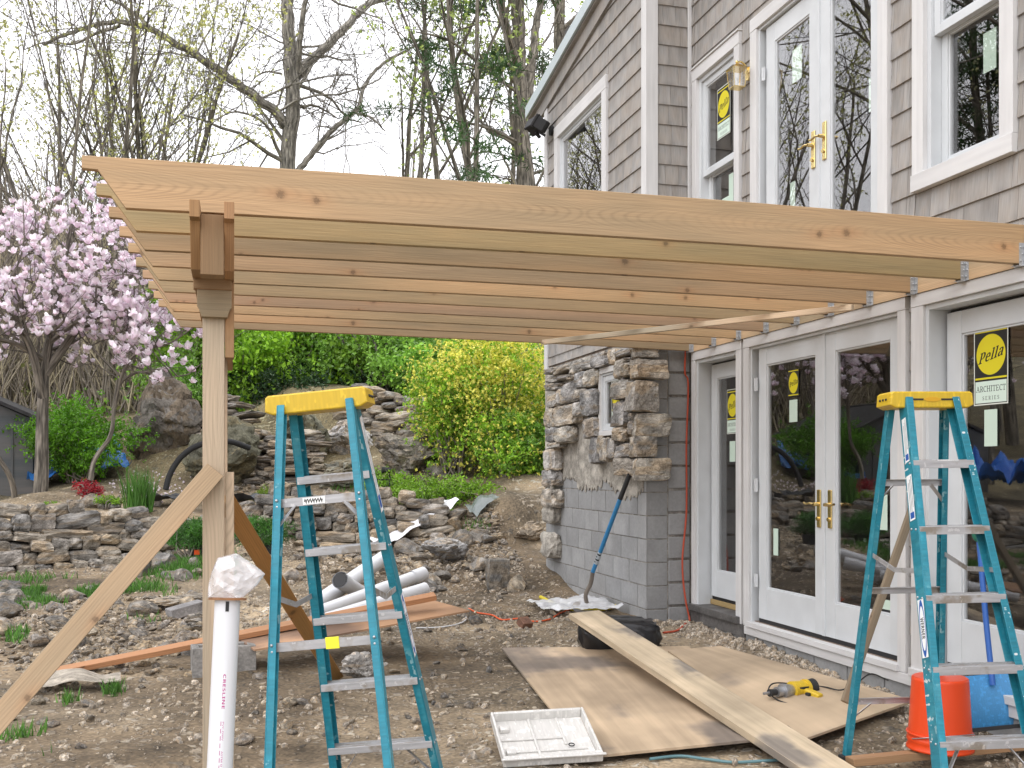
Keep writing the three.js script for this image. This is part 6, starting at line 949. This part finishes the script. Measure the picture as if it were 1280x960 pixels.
{ // the blossom tree
  const D = 13.4, petal = (() => { // one open tulip-shaped blossom, about 13 cm
    const pos = [], idx = []; for (let k = 0; k < 7; k++) { const a = k / 7 * 6.28 + (k % 2) * 0.25, o = k % 2 ? 0.55 : 0.95, b = pos.length / 3, ca = Math.cos(a), sa = Math.sin(a); for (const [rd, y, w] of [[0.05, 0, 0.06], [0.3 * o, 0.22, 0.2], [0.5 * o, 0.6, 0.23], [0.72 * o, 0.95 - 0.25 * o, 0.07]]) for (const s of [-1, 1]) pos.push(ca * rd - sa * w * s, y - 0.3, sa * rd + ca * w * s); for (let j = 0; j < 3; j++) { const q = b + j * 2; idx.push(q, q + 1, q + 2, q + 1, q + 3, q + 2); } }
    const g = new THREE.BufferGeometry(); g.setAttribute('position', new THREE.Float32BufferAttribute(pos, 3)); const col = []; for (let i = 0; i < pos.length / 3; i++) { const t = Math.floor((i % 8) / 2) / 3; col.push(lerp(0.96, 1, t), lerp(0.82, 0.99, t), lerp(0.91, 1, t)); } g.setAttribute('color', new THREE.Float32BufferAttribute(col, 3)); g.setIndex(idx); g.computeVertexNormals(); return g; })();
  const mats = [[0.9, 0.87, 0.89], [0.92, 0.91, 0.92], [0.9, 0.84, 0.88]].map(([a, b, c]) => new THREE.MeshPhysicalMaterial({ color: lin(a, b, c), vertexColors: true, roughness: 0.7, transmission: 0.3, thickness: 0, side: THREE.DoubleSide, ior: 1.3 }));
  const T = new Tubes(), r = rngOf(44), foot = at(47, 640, D); foot.y = H0(foot.x, foot.z) - 0.1; const t = thing('magnolia_tree', 'magnolia tree covered in pink and white blossom behind the stone wall', 'tree', foot.clone()), tips = [];
  const limb = (pts, r0, r1, dz) => { const n = pts.length, cv = new THREE.CatmullRomCurve3(pts.map(([x, y], i) => at(x, y, D + dz * i / (n - 1)).sub(foot))), k = n * 4, P = Array.from({ length: k + 1 }, (_, i) => cv.getPoint(i / k)); T.add(P, P.map((_, i) => lerp(r0, r1, i / k)), 8);
    for (let i = 6; i <= k; i++) { if (P[i].y > 1.5 && r() < 0.75) grow(T, r, P[i], V(r() - 0.5, r() * 0.9 - 0.1, r() - 0.5), 0.5 + 0.7 * r(), Math.max(0.01, lerp(r0, r1, i / k) * 0.5), 1, { levels: 3, wander: 0.5, up: 0.15, spread: 0.8, kids: [0, 5, 2], minR: 0.004, shrink: 0.55 }, tips); } };
  limb([[49, 640], [52, 590], [53, 520], [57, 450], [70, 390], [80, 330], [90, 280]], 0.1, 0.02, 0); limb([[54, 500], [40, 440], [15, 390], [-20, 340], [-50, 300]], 0.06, 0.018, -1); limb([[55, 470], [90, 420], [125, 370], [150, 320], [160, 270]], 0.06, 0.015, 0.6); limb([[70, 400], [60, 340], [40, 290], [20, 250]], 0.045, 0.014, 0.8);
  limb([[20, 640], [14, 600], [-10, 560], [-60, 480], [-110, 400]], 0.04, 0.015, -0.8); limb([[56, 450], [20, 430], [-20, 420], [-60, 410]], 0.04, 0.012, -1.2); limb([[110, 390], [150, 360], [180, 320], [185, 290]], 0.03, 0.012, -0.5); limb([[60, 430], [100, 400], [150, 390], [190, 370], [205, 350]], 0.035, 0.01, -0.3);
  limb([[113, 600], [118, 575], [138, 545], [143, 510], [150, 480], [175, 465], [205, 472], [235, 468]], 0.035, 0.008, 0); limb([[143, 510], [152, 470], [172, 440], [210, 430], [238, 412]], 0.025, 0.008, -0.4); limb([[150, 470], [120, 440], [100, 420]], 0.02, 0.008, 0.2);
  mesh('trunk', T.build(), std({ color: lin(0.33, 0.305, 0.275), map: barkTex, bumpMap: barkBump, bumpScale: 0.008, roughness: 1 }), t);
  const fl = []; for (const [p] of tips) { for (let rep = 0; rep < 2; rep++) if (r() < 0.2) { const q = p.clone().add(foot), xc = q.x * CA + q.z * SA, d = q.x * SA - q.z * CA, u = CX + F * xc / d, v = CY - F * (q.y - EYE) / d; if (v > 505 || v < 226 + 30 * Math.abs(noise(u / 26, 3)) + Math.max(0, (u - 130) * 0.55) + Math.max(0, 60 - u) * 0.35 || (u > 95 && v > 430 && r() < 0.2)) continue; const sp = u > 140 && v > 380 ? 1.15 : 0.95; fl.push([p.clone().add(V((r() - 0.5) * 0.22, 0.05 + (r() - 0.5) * 0.14, (r() - 0.5) * 0.22)), 0.085 * sp * (0.75 + 0.5 * r()), u, v, d]); } }
  fl.sort((a, b) => (b[2] > -10 && b[3] > 200 ? b[1] / b[4] : 0) - (a[2] > -10 && a[3] > 200 ? a[1] / a[4] : 0));
  fl.slice(0, 290).forEach(([p, s]) => { const o = mesh('blossom', petal, mats[Math.floor(r() * r() * 3)], t, p, V(s, s, s)); o.rotation.set((r() - 0.5) * 2, r() * 6, (r() - 0.5) * 2); });
  const rest = [[], [], []]; fl.slice(290).forEach(([p, s]) => rest[Math.floor(r() * 3)].push([p, s, 0.9 + 0.2 * r(), new THREE.Euler((r() - 0.5) * 2.2, r() * 6, (r() - 0.5) * 2.2)])); rest.forEach((l, k) => l.length && scatter(t, 'blossoms', petal, mats[k], l));
  const fp = []; for (let i = 0; i < 110; i++) { const q = onGround(190 + (r() + r() - 1) * 60, 612 + (r() + r() - 1) * 26); q.y = H(q.x, q.z) + 0.02; fp.push([q, 0.03 * (0.6 + 0.6 * r()), 1]); } const pt = thing('fallen_petals', 'fallen pale petals on the garden bed under the blossom tree', 'petals'); pt.userData.kind = 'stuff'; scatter(pt, 'petals', petal, mats[1], fp);
  console.log('blossoms', fl.length, 'tips', tips.length);
}
{ // bare multi-stem clump on the bank
  const c = at(488, 470, 19.2), t = thing('bare_shrub', 'fan of bare grey stems on the bank under the rafters', 'shrub', V(c.x, H0(c.x, c.z) - 0.1, c.z)), T = new Tubes(), r = rngOf(71); for (let k = 0; k < 22; k++) { const a = (r() - 0.5) * 1.3, P = [V((r() - 0.5) * 0.5, 0, (r() - 0.5) * 0.4)]; for (let i = 1; i < 6; i++) P.push(P[0].clone().add(V(Math.sin(a) * i * 0.5 * (1 + 0.1 * i), i * 0.55, (r() - 0.5) * 0.3))); T.add(P, [0.03, 0.026, 0.022, 0.018, 0.013, 0.008], 6); } mesh('stems', T.build(), M.paleBark, t);
}
scene.traverse((o) => { if (o.isMesh) { o.castShadow = true; o.receiveShadow = true; } });
renderer.render(scene, camera);
